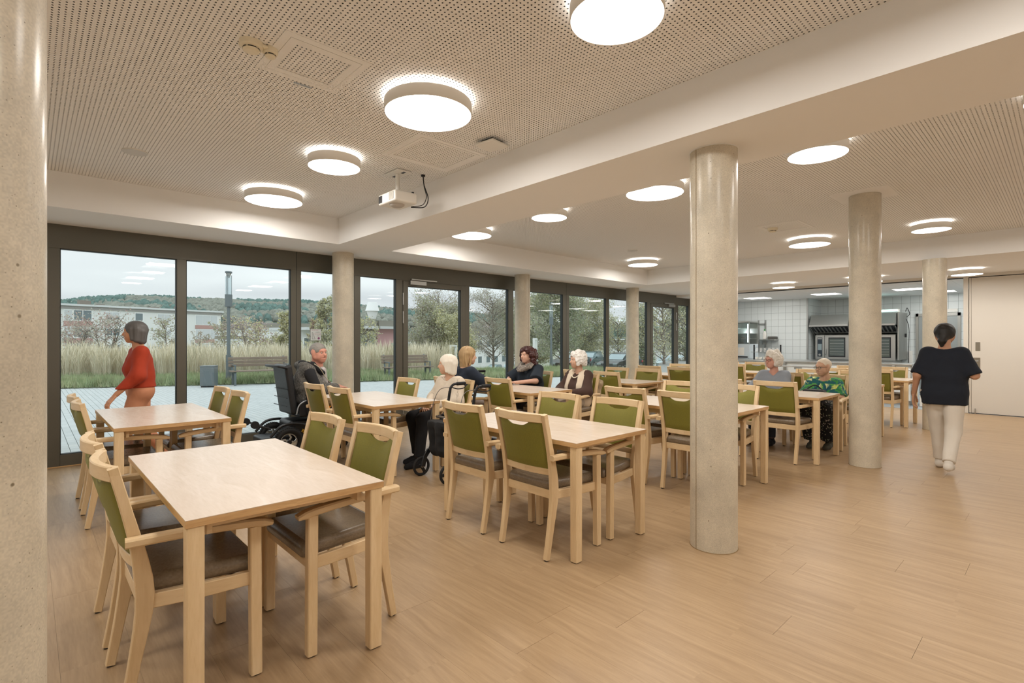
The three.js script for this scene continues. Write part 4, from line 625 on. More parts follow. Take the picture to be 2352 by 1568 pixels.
{ // printed notice on the third pane
  const cv = document.createElement('canvas'); cv.width = cv.height = 256; const x = cv.getContext('2d'); x.fillStyle = '#dfe4e6'; x.fillRect(0, 0, 256, 256); x.strokeStyle = '#5a6066'; x.lineWidth = 5; x.strokeRect(4, 4, 248, 248); x.fillStyle = '#a0566a'; x.font = '22px sans-serif'; x.fillText('Bitte Tür immer', 30, 36); x.fillStyle = '#555b62'; x.fillText('schließen!', 120, 80); x.fillStyle = '#a0566a'; x.fillText('Kein Durchgang', 96, 120); x.fillStyle = '#555b62'; x.fillText('Danke', 150, 160); x.lineWidth = 7; x.beginPath(); x.moveTo(42, 80); x.lineTo(42, 226); x.lineTo(110, 226); x.lineTo(60, 90); x.closePath(); x.stroke(); x.lineWidth = 2; for (let k = 0; k < 5; k++) { x.beginPath(); x.moveTo(44, 120 + k * 22); x.lineTo(70 + k * 8, 120 + k * 22); x.stroke(); } x.fillStyle = '#8a4b7a'; x.beginPath(); x.arc(196, 208, 26, 0, 7); x.fill();
  const t = new THREE.CanvasTexture(cv); t.colorSpace = THREE.SRGBColorSpace; t.magFilter = THREE.LinearFilter;
  const m = part('window_notice', new THREE.PlaneGeometry(0.165, 0.175), std({ map: t, roughness: 0.6, side: THREE.DoubleSide })); m.position.copy(V(3.15, 1.495, BW + 0.040)); tag(m, 'square printed notice stuck on the pane above the wheelchair user', 'notice');
}
// ================================================================ people
// smooth union of tapered capsules, meshed with surface nets
function nets(fn, lo, hi, h) {
  const n = [0, 1, 2].map((k) => Math.ceil((hi[k] - lo[k]) / h) + 1), [nx, ny, nzz] = n, val = new Float32Array(nx * ny * nzz), id = (i, j, k) => (k * ny + j) * nx + i;
  for (let k = 0; k < nzz; k++) for (let j = 0; j < ny; j++) for (let i = 0; i < nx; i++) val[id(i, j, k)] = fn(lo[0] + i * h, lo[1] + j * h, lo[2] + k * h);
  const vi = new Int32Array(val.length).fill(-1), pos = [], idx = [];
  const ed = [[0, 1], [2, 3], [4, 5], [6, 7], [0, 2], [1, 3], [4, 6], [5, 7], [0, 4], [1, 5], [2, 6], [3, 7]];
  for (let k = 0; k < nzz - 1; k++) for (let j = 0; j < ny - 1; j++) for (let i = 0; i < nx - 1; i++) {
    const c = []; let neg = 0; for (let q = 0; q < 8; q++) { const v = val[id(i + (q & 1), j + ((q >> 1) & 1), k + (q >> 2))]; c.push(v); if (v < 0) neg++; } if (neg === 0 || neg === 8) continue;
    let x = 0, y = 0, z = 0, m = 0; for (const [a, b] of ed) if ((c[a] < 0) !== (c[b] < 0)) { const t = c[a] / (c[a] - c[b]); x += (a & 1) + ((b & 1) - (a & 1)) * t; y += ((a >> 1) & 1) + (((b >> 1) & 1) - ((a >> 1) & 1)) * t; z += (a >> 2) + ((b >> 2) - (a >> 2)) * t; m++; }
    vi[id(i, j, k)] = pos.length / 3; pos.push(lo[0] + (i + x / m) * h, lo[1] + (j + y / m) * h, lo[2] + (k + z / m) * h);
  }
  const quad = (a, b, c, d, f) => { if (a < 0 || b < 0 || c < 0 || d < 0) return; if (f) idx.push(a, b, c, a, c, d); else idx.push(a, c, b, a, d, c); };
  for (let k = 1; k < nzz - 1; k++) for (let j = 1; j < ny - 1; j++) for (let i = 1; i < nx - 1; i++) {
    const v = val[id(i, j, k)] < 0;
    if (v !== (val[id(i + 1, j, k)] < 0)) quad(vi[id(i, j - 1, k - 1)], vi[id(i, j, k - 1)], vi[id(i, j, k)], vi[id(i, j - 1, k)], v);
    if (v !== (val[id(i, j + 1, k)] < 0)) quad(vi[id(i - 1, j, k - 1)], vi[id(i - 1, j, k)], vi[id(i, j, k)], vi[id(i, j, k - 1)], v);
    if (v !== (val[id(i, j, k + 1)] < 0)) quad(vi[id(i - 1, j - 1, k)], vi[id(i, j - 1, k)], vi[id(i, j, k)], vi[id(i - 1, j, k)], v);
  }
  const g = new THREE.BufferGeometry(); g.setAttribute('position', new THREE.Float32BufferAttribute(pos, 3)); g.setIndex(idx); g.computeVertexNormals(); return g;
}
// caps: [a, ra, b, rb, flat?]  ells: [c, radii]  cuts: [point, outward normal] remove, subs: [c, radii] carve
function blob(caps, o = {}) {
  const k = o.k ?? 0.03, h = o.h ?? 0.014, C = caps.map(([a, ra, b, rb, flat]) => { const d = [b[0] - a[0], b[1] - a[1], b[2] - a[2]], L2 = d[0] ** 2 + d[1] ** 2 + d[2] ** 2 || 1e-9; return { a, d, L2, L: Math.sqrt(L2), ra, rb, flat, b }; }), E = o.ells ?? [], S = o.subs ?? [], X = o.cuts ?? [], bump = o.bump;
  const lo = [1e9, 1e9, 1e9], hi = [-1e9, -1e9, -1e9]; const grow = (p, r) => { for (let q = 0; q < 3; q++) { const R = Array.isArray(r) ? r[q] : r; lo[q] = Math.min(lo[q], p[q] - R - 2.5 * h - 0.01); hi[q] = Math.max(hi[q], p[q] + R + 2.5 * h + 0.01); } };
  for (const c of C) { grow(c.a, c.ra); grow(c.b, c.rb); } for (const [c, r] of E) grow(c, r);
  const f = (x, y, z) => {
    let D = 1;
    for (const c of C) { const px = x - c.a[0], py = y - c.a[1], pz = z - c.a[2]; let t = (px * c.d[0] + py * c.d[1] + pz * c.d[2]) / c.L2; const tt = t < 0 ? 0 : t > 1 ? 1 : t; const qx = px - c.d[0] * tt, qy = py - c.d[1] * tt, qz = pz - c.d[2] * tt; let d = Math.sqrt(qx * qx + qy * qy + qz * qz) - (c.ra + (c.rb - c.ra) * tt); if (c.flat) d = Math.max(d, (t - 1) * c.L); if (d < D + k) { const hh = Math.max(k - Math.abs(d - D), 0) / k; D = Math.min(d, D) - hh * hh * k * 0.25; } }
    for (const [c, r] of E) { const ax = (x - c[0]) / r[0], ay = (y - c[1]) / r[1], az = (z - c[2]) / r[2], q = Math.sqrt(ax * ax + ay * ay + az * az), d = (q - 1) * Math.min(r[0], r[1], r[2]); if (d < D + k) { const hh = Math.max(k - Math.abs(d - D), 0) / k; D = Math.min(d, D) - hh * hh * k * 0.25; } }
    for (const [c, r] of S) { const ax = (x - c[0]) / r[0], ay = (y - c[1]) / r[1], az = (z - c[2]) / r[2], d = (Math.sqrt(ax * ax + ay * ay + az * az) - 1) * Math.min(r[0], r[1], r[2]), ks = o.ks ?? 0.012, e = -d, hh = Math.max(ks - Math.abs(e - D), 0) / ks; D = Math.max(e, D) + hh * hh * ks * 0.25; }
    for (const [p, nn] of X) { const d = (x - p[0]) * nn[0] + (y - p[1]) * nn[1] + (z - p[2]) * nn[2]; if (d > D) D = d; }
    if (bump) D += bump(x, y, z); return D;
  };
  return nets(f, lo, hi, h);
}
const n3 = (x, y, z, f) => (nz(x * f + 11 + z * f * 0.7, y * f + 5) + nz2(z * f + 7, y * f * 0.9 + x * f * 0.6 + 3)) * 0.5 - 0.5;
const rotY = (p, yaw) => [p[0] * Math.cos(yaw) - p[2] * Math.sin(yaw), p[1], p[0] * Math.sin(yaw) + p[2] * Math.cos(yaw)];   // yaw turns +x towards +z
const P3 = (p, q, t) => [p[0] + (q[0] - p[0]) * t, p[1] + (q[1] - p[1]) * t, p[2] + (q[2] - p[2]) * t];
const add3 = (p, q) => [p[0] + q[0], p[1] + q[1], p[2] + q[2]];
function place(g, pos, yaw, pitch = 0, roll = 0) { const m = new THREE.Matrix4().makeRotationFromEuler(new THREE.Euler(roll, -yaw, pitch, 'YXZ')); m.setPosition(...pos); return g.applyMatrix4(m); }
const headGeo = (o = {}) => {
  const w = o.w ?? 1, j = o.jaw ?? 1, caps = [];
  for (const s of [-1, 1]) { caps.push([[0.0, -0.05, s * 0.05 * w * j], 0.022, [0.055, -0.088, s * 0.012], 0.024 * j], [[0.055, -0.028, s * 0.034 * w], 0.027, [0.05, -0.05, s * 0.036 * w], 0.026 * j]); }
  caps.push([[0.082, 0.012, 0], 0.009, [0.104, -0.026, 0], 0.0125], [[0.074, 0.026, -0.034], 0.014, [0.074, 0.026, 0.034], 0.014], [[0.078, -0.053, -0.017], 0.0085, [0.078, -0.053, 0.017], 0.0085], [[0.08, -0.064, -0.012], 0.008, [0.08, -0.064, 0.012], 0.008], [[-0.02, -0.06, 0], 0.05 * (o.neck ?? 1), [-0.035, -0.2, 0], 0.056 * (o.neck ?? 1)]);
  return blob(caps, { k: 0.022, h: 0.005, ks: 0.01, ells: [[[-0.014, 0.028, 0], [0.096, 0.084, 0.076 * w]], [[0.03, -0.03, 0], [0.06, 0.072, 0.056 * w]], [[-0.004, -0.008, 0.076 * w], [0.019, 0.031, 0.012]], [[-0.004, -0.008, -0.076 * w], [0.019, 0.031, 0.012]]], subs: [[[0.098, 0.004, 0.031], [0.018, 0.011, 0.016]], [[0.098, 0.004, -0.031], [0.018, 0.011, 0.016]], [[0.095, -0.0585, 0], [0.014, 0.0022, 0.02]]] });
};
const handGeo = (wrist, dir, up, curl, side, spread = 0.12) => { // fingers point along dir, back of the hand along up
  const D = new THREE.Vector3(...dir).normalize(), U0 = new THREE.Vector3(...up), Z = D.clone().cross(U0).normalize(), U = Z.clone().cross(D).normalize(), caps = [];
  caps.push([[-0.02, 0, 0], 0.024, [0.02, 0, 0], 0.02]); for (const z of [-0.026, -0.008, 0.01, 0.027]) caps.push([[0.012, 0, z * 0.7], 0.013, [0.085, 0.002, z], 0.0105]);
  [[0.027, 0.9], [0.009, 1], [-0.009, 0.95], [-0.027, 0.75]].forEach(([z, L], i) => { let p = [0.085, 0.002, z], a = curl * 0.35; for (let s = 0; s < 3; s++) { const l = [0.042, 0.027, 0.021][s] * L; const q = [p[0] + Math.cos(a) * l, p[1] - Math.sin(a) * l, p[2] + z * spread]; caps.push([p, 0.0092 - s * 0.0008, q, 0.0084 - s * 0.0008]); p = q; a += curl * 0.75; } });
  { let p = [0.018, -0.004, 0.022 * side]; for (const [dx, dy, dz] of [[0.03, -0.01, 0.022], [0.03, -0.008, 0.007], [0.022, -0.006, -0.002]]) { const q = [p[0] + dx, p[1] + dy, p[2] + dz * side]; caps.push([p, 0.0115, q, 0.0095]); p = q; } }
  const g = blob(caps, { k: 0.007, h: 0.0038 }); const m = new THREE.Matrix4().makeBasis(D, U, Z); m.setPosition(...wrist); return g.applyMatrix4(m);
};
const skinM = (r, g, b) => phy({ color: new THREE.Color().setRGB(r, g, b), roughness: 0.5, specularIntensity: 0.6 });
const cloth = (c, o = {}) => phy({ color: c, roughness: 0.9, sheen: 0.2, sheenRoughness: 0.6, sheenColor: new THREE.Color(0.3, 0.3, 0.3), ...o });
M.knit = dataTex(256, 256, (u, v, x, y) => { const c = Math.sin(u * 6.283 * 8) * Math.sin((v * 24 + (Math.floor(u * 16) % 2) * 0.5) * 6.283), s = 128 + 70 * c + 40 * (nz(u * 64, v * 64) - 0.5); return [s, s, s]; }, false);
M.weave = dataTex(256, 256, (u, v) => { const s = 128 + 120 * (nz(u * 64, v * 64, 64, 64) - 0.5); return [s, s, s]; }, false);
function person(label, pos, turn, J, o) {
  const t = thing('person', label, 'person', pos, turn, o.group), skin = skinM(...(o.skin ?? [0.60, 0.36, 0.25])), geos = [], hd = J.head, yaw = o.yaw ?? 0, pit = o.pitch ?? 0;
  const headM = (g) => place(o.scale ? g.scale(o.scale, o.scale, o.scale) : g, hd, yaw, pit, o.tilt ?? 0);
  geos.push(headM(headGeo(o)));
  const f = o.fat ?? 1, caps = [];
  // torso
  const sh = J.sh, hip = J.hip, mid = (a, b, t2) => P3(a, b, t2), c = { p: mid(hip[0], hip[1], 0.5), s: mid(sh[0], sh[1], 0.5) };
  const bodyCaps = (x, w) => { const out = []; for (const s of [0, 1]) { const h = P3(c.p, hip[s], 0.62), u = P3(c.s, sh[s], 0.52), wa = P3(h, u, 0.45); out.push([h, 0.108 * f + x, wa, 0.096 * f * (o.belly ?? 1) + x], [wa, 0.096 * f * (o.belly ?? 1) + x, add3(u, [0.0, -0.085, 0]), 0.092 * f + x], [add3(u, [0, -0.07, 0]), 0.08 * f + x, P3(c.s, sh[s], 0.85), 0.043 + x * 0.8], [add3(c.s, [0, 0.015, 0]), 0.045 + x * 0.6, sh[s], 0.042 + x * 0.8]); } if (o.bust) for (const s of [0, 1]) { const u = P3(c.s, sh[s], 0.45); out.push([add3(u, rotY([0.07, -0.17, 0], o.twist ?? 0)), 0.075 * o.bust + x, add3(u, rotY([0.03, -0.13, 0], o.twist ?? 0)), 0.08 * o.bust + x]); } out.push([hip[0], 0.1 * f + x, hip[1], 0.1 * f + x]); return out; };
  caps.push(...bodyCaps(-0.012, 1)); caps.push([add3(c.s, [0, -0.02, 0]), 0.06, [hd[0] - 0.03 * Math.cos(yaw), hd[1] - 0.13, hd[2] - 0.03 * Math.sin(yaw)], 0.054]);
  for (const s of [0, 1]) { caps.push([sh[s], 0.046, J.el[s], 0.038], [J.el[s], 0.037, J.wr[s], 0.025]); caps.push([hip[s], 0.085, J.kn[s], 0.055], [J.kn[s], 0.052, J.an[s], 0.036]); }
  geos.push(blob(caps, { k: 0.035, h: 0.014 }));
  for (const s of [0, 1]) { const d = J.hd?.[s] ?? [J.wr[s][0] - J.el[s][0], J.wr[s][1] - J.el[s][1], J.wr[s][2] - J.el[s][2]]; geos.push(handGeo(J.wr[s], d, J.hu?.[s] ?? [0, 1, 0], o.curl ?? 0.6, (s ? 1 : -1) * (J.thumb ?? -1))); }
  part('body', cat(geos.map((g) => muv(g))), skin, t);
  // eyes
  for (const s of [-1, 1]) { const e = part('eye', muv(headM(new THREE.SphereGeometry(0.0095, 12, 8).translate(0.0785, 0.004, s * 0.031))), std({ color: 0xcbbfb2, roughness: 0.2 }), t); part('iris', muv(headM(new THREE.SphereGeometry(0.0056, 10, 6).translate(0.0838, 0.004, s * 0.031))), std({ color: 0x2c2018, roughness: 0.2 }), e); part('eyebrow', muv(headM(rod([0.0865, 0.0225, s * 0.016], [0.0745, 0.0245, s * 0.046], 0.0035, 0.002, 6))), o.browM ?? o.hairM, t); }
  part('lips', muv(headM(blob([[[0.0835, -0.0535, -0.019], 0.004, [0.0872, -0.0525, 0], 0.005], [[0.0872, -0.0525, 0], 0.005, [0.0835, -0.0535, 0.019], 0.004], [[0.083, -0.063, -0.013], 0.004, [0.0872, -0.064, 0], 0.005], [[0.0872, -0.064, 0], 0.005, [0.083, -0.063, 0.013], 0.004]], { k: 0.004, h: 0.0022 }))), skinM(0.50, 0.22, 0.18), t);
  // hair
  const hk = o.hair, HM = o.hairM, H = (caps2, oo) => part('hair', muv(headM(blob(caps2, oo)), 1), HM, t), face = (y0 = 0.055, x0 = 0.05) => [[[x0 + 0.065, y0 - 0.1, 0], [0.085, 0.105, 0.066]]];
  const cap0 = [[[-0.016, 0.032, 0], [0.106, 0.092, 0.086]]];
  if (hk === 'short') H([], { h: 0.005, k: 0.02, ells: [[[-0.014, 0.033, 0], [0.103, 0.09, 0.084]]], subs: [[[0.115, -0.03, 0], [0.085, 0.09, 0.08]], [[0.02, -0.085, 0], [0.15, 0.07, 0.15]]], bump: (x, y, z) => n3(x, y, z, 90) * 0.006 });
  if (hk === 'bob') H([-1, 1].flatMap((s) => [[[-0.03, 0.03, s * 0.07], 0.03, [-0.025, -0.085, s * 0.072], 0.026], [[0.02, 0.03, s * 0.066], 0.024, [0.012, -0.075, s * 0.074], 0.018]]).concat([[[-0.085, 0.02, 0], 0.035, [-0.075, -0.095, 0], 0.034], [[-0.07, 0.0, 0.045], 0.04, [-0.062, -0.095, 0.045], 0.034], [[-0.07, 0.0, -0.045], 0.04, [-0.062, -0.095, -0.045], 0.034]]), { h: 0.005, k: 0.02, ells: [[[-0.016, 0.034, 0], [0.109, 0.094, 0.088]]], subs: face(0.045, 0.045), cuts: [[[0, -0.112, 0], [0.25, -0.97, 0]]], bump: (x, y, z) => (nz(Math.atan2(z, x) * 14 + 40, y * 5 + 5) - 0.5) * 0.006 });
  if (hk === 'longbob') H([-1, 1].flatMap((s) => [[[-0.04, 0.03, s * 0.07], 0.034, [-0.05, -0.135, s * 0.07], 0.02], [[0.015, 0.03, s * 0.066], 0.024, [0.0, -0.115, s * 0.078], 0.015]]).concat([[[-0.085, 0.02, 0], 0.04, [-0.085, -0.14, 0], 0.03], [[-0.07, 0.0, 0.045], 0.04, [-0.075, -0.14, 0.04], 0.028], [[-0.07, 0.0, -0.045], 0.04, [-0.075, -0.14, -0.04], 0.028]]), { h: 0.005, k: 0.022, ells: [[[-0.016, 0.036, 0], [0.112, 0.096, 0.09]]], subs: face(0.05, 0.045), bump: (x, y, z) => (nz(Math.atan2(z, x) * 16 + 40, y * 16 + 5) - 0.5) * 0.014 });
  if (hk === 'curls' || hk === 'puff') { const r = rng(o.seed ?? 3), caps2 = [], N = hk === 'curls' ? 210 : 90; for (let i = 0; i < N; i++) { const a = r() * 6.283, v = hk === 'curls' ? -0.215 + 0.325 * r() : -0.055 + 0.17 * r(), low = v < 0.02, R = (hk === 'curls' ? 0.106 : 0.088) * Math.sqrt(Math.max(0.12, 1 - (Math.max(0, v - 0.02) / 0.105) ** 2)) + (low && hk === 'curls' ? 0.014 : 0), x = -0.018 + Math.cos(a) * R * 1.08, z = Math.sin(a) * R * (hk === 'curls' ? 1.0 : 0.92); if (x > 0.03 && v < 0.055) continue; if (hk === 'curls' && x > -0.005 && v < -0.08) continue; const s = (hk === 'curls' ? 0.02 : 0.02) + 0.01 * r(); caps2.push([[x, v + 0.01, z], s, [x + (r() - 0.5) * 0.03, v - 0.02, z + (r() - 0.5) * 0.03], s * 0.9]); } H(caps2, { h: 0.0055, k: hk === 'puff' ? 0.03 : 0.014, ells: [[[-0.02, 0.036, 0], [0.1, 0.086, 0.084]]], subs: face(0.055, 0.05), bump: (x, y, z) => n3(x, y, z, 70) * 0.014 }); }
  if (hk === 'thin') H([], { h: 0.005, k: 0.02, ells: [[[-0.02, 0.034, 0], [0.098, 0.086, 0.0805]]], subs: [[[0.105, -0.02, 0], [0.095, 0.1, 0.095]], [[0.02, -0.085, 0], [0.15, 0.06, 0.15]]], bump: (x, y, z) => n3(x, y, z, 80) * 0.005 });
  if (hk === 'tied') H([[[-0.09, -0.02, 0], 0.05, [-0.12, -0.07, -0.01], 0.036], [[-0.12, -0.07, -0.01], 0.03, [-0.125, -0.12, -0.012], 0.018]], { h: 0.0055, k: 0.025, ells: [[[-0.02, 0.032, 0], [0.112, 0.098, 0.093]]], subs: face(0.05, 0.05), bump: (x, y, z) => n3(x, y, z, 40) * 0.008 });
  if (o.glasses) { const G = []; for (const s of [-1, 1]) { const tr = new THREE.TorusGeometry(0.021, 0.0022, 6, 20); tr.scale(1.12, 0.82, 1); tr.rotateY(Math.PI / 2); tr.translate(0.104, 0.0, s * 0.031); G.push(muv(tr), muv(rod([0.101, 0.006, s * 0.053], [0.0, 0.006, s * 0.083], 0.002, 0.002, 6))); } G.push(muv(rod([0.106, 0.003, -0.009], [0.106, 0.003, 0.009], 0.0022, 0.0022, 6))); const gl = part('glasses', headM(cat(G)), std({ color: o.glasses, roughness: 0.3 }), t); for (const s of [-1, 1]) { const l = new THREE.CircleGeometry(0.02, 16); l.scale(1.12, 0.82, 1); l.rotateY(Math.PI / 2); l.translate(0.104, 0, s * 0.031); part('lens', headM(l), M.glass, gl); } }
  // clothes
  if (o.top) { const T = o.top, x = T.x ?? 0.014, tc = bodyCaps(x, 1); for (const s of [0, 1]) { const sl = T.sleeve, L = T.loose ?? 0; tc.push([sh[s], 0.046 + x * 0.8 + L * 0.25, P3(sh[s], J.el[s], Math.min(1, sl)), 0.042 + x + L, sl <= 1]); if (sl > 1) tc.push([J.el[s], 0.041 + x + L, P3(J.el[s], J.wr[s], sl - 1), 0.03 + x * 0.7 + L * 0.6, true]); }
    const fold = T.fold ?? 0.006; part(T.name, muv(blob(tc.concat(T.extra ?? []), { k: 0.05, h: 0.0115, cuts: T.cuts, subs: [[add3(c.s, [0.03, 0.085, 0]), [0.085, 0.06, 0.078]]], ks: 0.015, bump: (a, b, d) => n3(a, b, d, 14) * fold * 1.6 + n3(a, b, d, 30) * fold * 0.6 }), 1), T.mat, t); }
  if (o.vest) { const x = 0.03; part('vest', muv(blob(bodyCaps(x, 1), { k: 0.05, h: 0.0115, subs: [[add3(c.s, [0.16, -0.2, 0]), [0.16, 0.34, 0.075]], [add3(c.s, [0.02, 0.09, 0]), [0.09, 0.07, 0.08]], [sh[0], [0.075, 0.075, 0.05]], [sh[1], [0.075, 0.075, 0.05]]], ks: 0.012, bump: (a, b, d) => n3(a, b, d, 30) * 0.006 }), 1), o.vest, t); }
  if (o.pants) { const x = 0.014, pc = [[hip[0], 0.105 * f + x, hip[1], 0.105 * f + x]]; const w = o.wide ?? 0; for (const s of [0, 1]) pc.push([hip[s], 0.092 * f + x, J.kn[s], 0.058 + x + w], [J.kn[s], 0.056 + x + w, P3(J.kn[s], J.an[s], o.pantLen ?? 0.95), 0.042 + x + w * 1.3, true]); part('trousers', muv(blob(pc, { k: 0.035, h: 0.0125, bump: (a, b, d) => n3(a, b, d, 16) * 0.008 }), 1), o.pants, t); }
  for (const s of [0, 1]) { const a = J.an[s], d = J.toe?.[s] ?? [1, 0, 0], n = Math.hypot(d[0], d[2]), ux = d[0] / n, uz = d[2] / n, y = J.footY?.[s] ?? 0; part('shoe', muv(blob([[[a[0] - ux * 0.035, y + 0.042, a[2] - uz * 0.035], 0.04, [a[0] + ux * 0.07, y + 0.036, a[2] + uz * 0.07], 0.042], [[a[0] + ux * 0.07, y + 0.034, a[2] + uz * 0.07], 0.042, [a[0] + ux * 0.155, y + 0.026, a[2] + uz * 0.155], 0.032], [[a[0], y + 0.06, a[2]], 0.042, [a[0], Math.max(y + 0.075, a[1]), a[2]], 0.04]], { k: 0.02, h: 0.007, cuts: [[[0, y + 0.002, 0], [0, -1, 0]]] })), o.shoes, t); }
  return t;
}
const hairMat = (c, rough = 0.55) => phy({ color: c, roughness: rough, sheen: 0.3, sheenRoughness: 0.4, sheenColor: new THREE.Color(c) });
// seated joints; s index 0 is local -z, 1 is local +z
const sit = (o = {}) => { const dy = o.dy ?? 0, hy = 0.575 + dy, sy = (o.head ?? 1.24) - 0.325, lean = o.lean ?? 0, w = (o.w ?? 0.165) * 0.97; return { hip: [[-0.06, hy, -0.085], [-0.06, hy, 0.085]], sh: [[-0.10 + lean, sy, -w], [-0.10 + lean, sy, w]].map((p) => rotY(p, o.twist ?? 0)), head: [-0.055 + lean * 1.25 + (o.hx ?? 0), (o.head ?? 1.24) - 0.115, o.hz ?? 0], kn: [[0.36, 0.525 + dy, -0.11], [0.36, 0.525 + dy, 0.11]], an: [[0.34, 0.085, -0.12], [0.34, 0.085, 0.12]], el: o.el, wr: o.wr, hd: o.hd, hu: o.hu, thumb: o.thumb, toe: o.toe }; };
const navy = cloth(0x1e2737), blackC = cloth(0x17181c);
{ // woman in cream jumper
  const J = sit({ head: 1.235, el: [[-0.02, 0.70, -0.24], [-0.02, 0.70, 0.24]], wr: [[0.20, 0.645, -0.06], [0.20, 0.645, 0.05]], hd: [[0.6, -0.15, 0.7], [0.6, -0.1, -0.7]] });
  J.an = [[0.42, 0.085, -0.12], [0.30, 0.085, 0.1]];
  person('seated older woman with white bob, cream cable jumper and black trousers', V(3.60, 0, 5.05), Math.PI, J, { yaw: 0.62, hair: 'bob', hairM: hairMat(0xe9e1d2), skin: [0.62, 0.37, 0.25], top: { name: 'cable_jumper', mat: cloth(0xd9cbb8, { bumpMap: rep(M.knit, 4, 4), bumpScale: 0.003 }), sleeve: 1.92, loose: 0.012, x: 0.02 }, pants: blackC, shoes: cloth(0x19191c), bust: 0.85, group: 'people seated at the tables' });
}
{ // blonde woman seen from behind
  const J = sit({ head: 1.315, lean: 0.14, w: 0.17, el: [[0.24, 0.80, -0.2], [0.22, 0.80, 0.30]], wr: [[0.42, 0.79, -0.04], [0.44, 0.79, 0.16]], hd: [[1, 0, 0.4], [1, 0, -0.3]] });
  person('seated blonde woman in navy short-sleeved tunic, seen from behind', V(4.22, 0, 5.52), 0, J, { yaw: 0.38, hair: 'longbob', hairM: hairMat(0xb3946a), skin: [0.62, 0.38, 0.27], top: { name: 'tunic', mat: navy, sleeve: 0.8, loose: 0.03 }, pants: cloth(0x9a8c82), shoes: cloth(0x33333a), bust: 0.8, group: 'people seated at the tables' });
}
{ // woman with dark red curls
  const J = sit({ head: 1.30, lean: 0.1, w: 0.175, el: [[0.17, 0.815, -0.28], [0.17, 0.815, 0.28]], wr: [[0.40, 0.795, -0.10], [0.40, 0.80, 0.10]], hd: [[0.75, 0.05, 0.65], [0.75, 0.05, -0.65]] });
  const t = person('seated woman with dark red curls, grey scarf and black tunic, hands folded on table', V(5.62, 0, 5.62), Math.PI, J, { yaw: 0.1, hair: 'curls', hairM: hairMat(0x3d1512, 0.45), browM: hairMat(0x2a1512), skin: [0.63, 0.37, 0.27], top: { name: 'tunic', mat: cloth(0x1d2631), sleeve: 0.95, loose: 0.045 }, pants: blackC, shoes: cloth(0x222226), bust: 1.05, fat: 1.1, curl: 0.8, group: 'people seated at the tables' });
  const s = new THREE.TorusGeometry(0.1, 0.042, 14, 40); s.rotateX(Math.PI / 2); const p = s.attributes.position; for (let i = 0; i < p.count; i++) { const x = p.getX(i), y = p.getY(i), z = p.getZ(i), k = 1 + n3(x, y, z, 40) * 0.5; p.setXYZ(i, x * k + 0.02, y * 1.1 * k - Math.max(0, x) * 0.55, z * k); } s.computeVertexNormals(); s.translate(J.head[0], J.head[1] - 0.145, 0); part('fur_scarf', muv(s), phy({ map: dataTex(128, 128, (u, v) => { const k = 90 + 130 * nz(u * 24, v * 24, 24, 24); return [k, k * 0.94, k * 0.88]; }), roughness: 1, bumpMap: rep(M.weave, 8, 8), bumpScale: 0.01 }), t); t.getObjectByName('fur_scarf').material.map.repeat.set(6, 6);
}
{ // woman in cream vest
  const J = sit({ head: 1.245, w: 0.16, el: [[0.02, 0.70, -0.24], [0.02, 0.70, 0.25]], wr: [[0.25, 0.70, -0.12], [0.25, 0.70, 0.12]], hd: [[1, -0.1, 0.3], [1, -0.1, -0.3]] });
  const t = person('seated white-curled older woman in brown jumper and cream vest with necklace', V(5.62, 0, 4.74), Math.PI, J, { yaw: 0.38, hair: 'puff', seed: 5, hairM: hairMat(0xe4e0da), skin: [0.62, 0.38, 0.27], top: { name: 'jumper', mat: cloth(0x46322a), sleeve: 1.9, loose: 0.012 }, vest: cloth(0xd8c8b2), pants: cloth(0xb9ab9b), shoes: cloth(0x3b332d), bust: 0.9, group: 'people seated at the tables' });
  const pts = []; for (let i = 0; i <= 24; i++) { const a = i / 24 * Math.PI * 2; pts.push([J.head[0] - 0.03 + 0.075 * Math.cos(a) + 0.025, J.head[1] - 0.155 - 0.055 * Math.max(0, Math.cos(a)) * 1.6, 0.075 * Math.sin(a)]); } part('necklace', muv(tube(pts, 0.007, 60, 6)), std({ color: 0xe6dcc4, roughness: 0.3 }), t);
  const c = thing('fur_coat', 'beige fleecy coat hung over the vest woman\'s chair', 'coat', V(5.92, 0, 4.74), Math.PI); part('coat_cloth', muv(blob([[[0.0, 0.80, -0.2], 0.05, [0.0, 0.80, 0.2], 0.05], [[0.03, 0.4, -0.16], 0.08, [0.03, 0.4, 0.16], 0.08], [[0.0, 0.8, -0.16], 0.06, [0.04, 0.26, -0.14], 0.09], [[0.0, 0.8, 0.16], 0.06, [0.04, 0.26, 0.14], 0.09], [[0.02, 0.6, 0], 0.07, [0.04, 0.3, 0], 0.1]], { k: 0.06, h: 0.011, bump: (a, b, d) => n3(a, b, d, 30) * 0.02 })), cloth(0xcdb594, { bumpMap: rep(M.weave, 10, 10), bumpScale: 0.012 }), c);
}
{ // woman in grey top with red glasses
  const J = sit({ head: 1.245, w: 0.16, lean: 0.02, el: [[0.06, 0.72, -0.22], [0.12, 0.72, 0.25]], wr: [[0.28, 0.70, -0.12], [0.33, 0.70, 0.22]] });
  person('seated woman with short white hair, red glasses and grey-blue top', V(7.66, 0, 2.86), Math.PI, J, { yaw: 0.35, hair: 'puff', seed: 9, hairM: hairMat(0xd8d2c8), skin: [0.62, 0.33, 0.25], glasses: 0x8c2f2a, top: { name: 'grey_top', mat: cloth(0x8f969f), sleeve: 1.8, loose: 0.006, x: 0.01 }, pants: cloth(0x2a2e3a), shoes: cloth(0x24242a), bust: 0.95, fat: 1.0, group: 'people seated at the tables' });
}
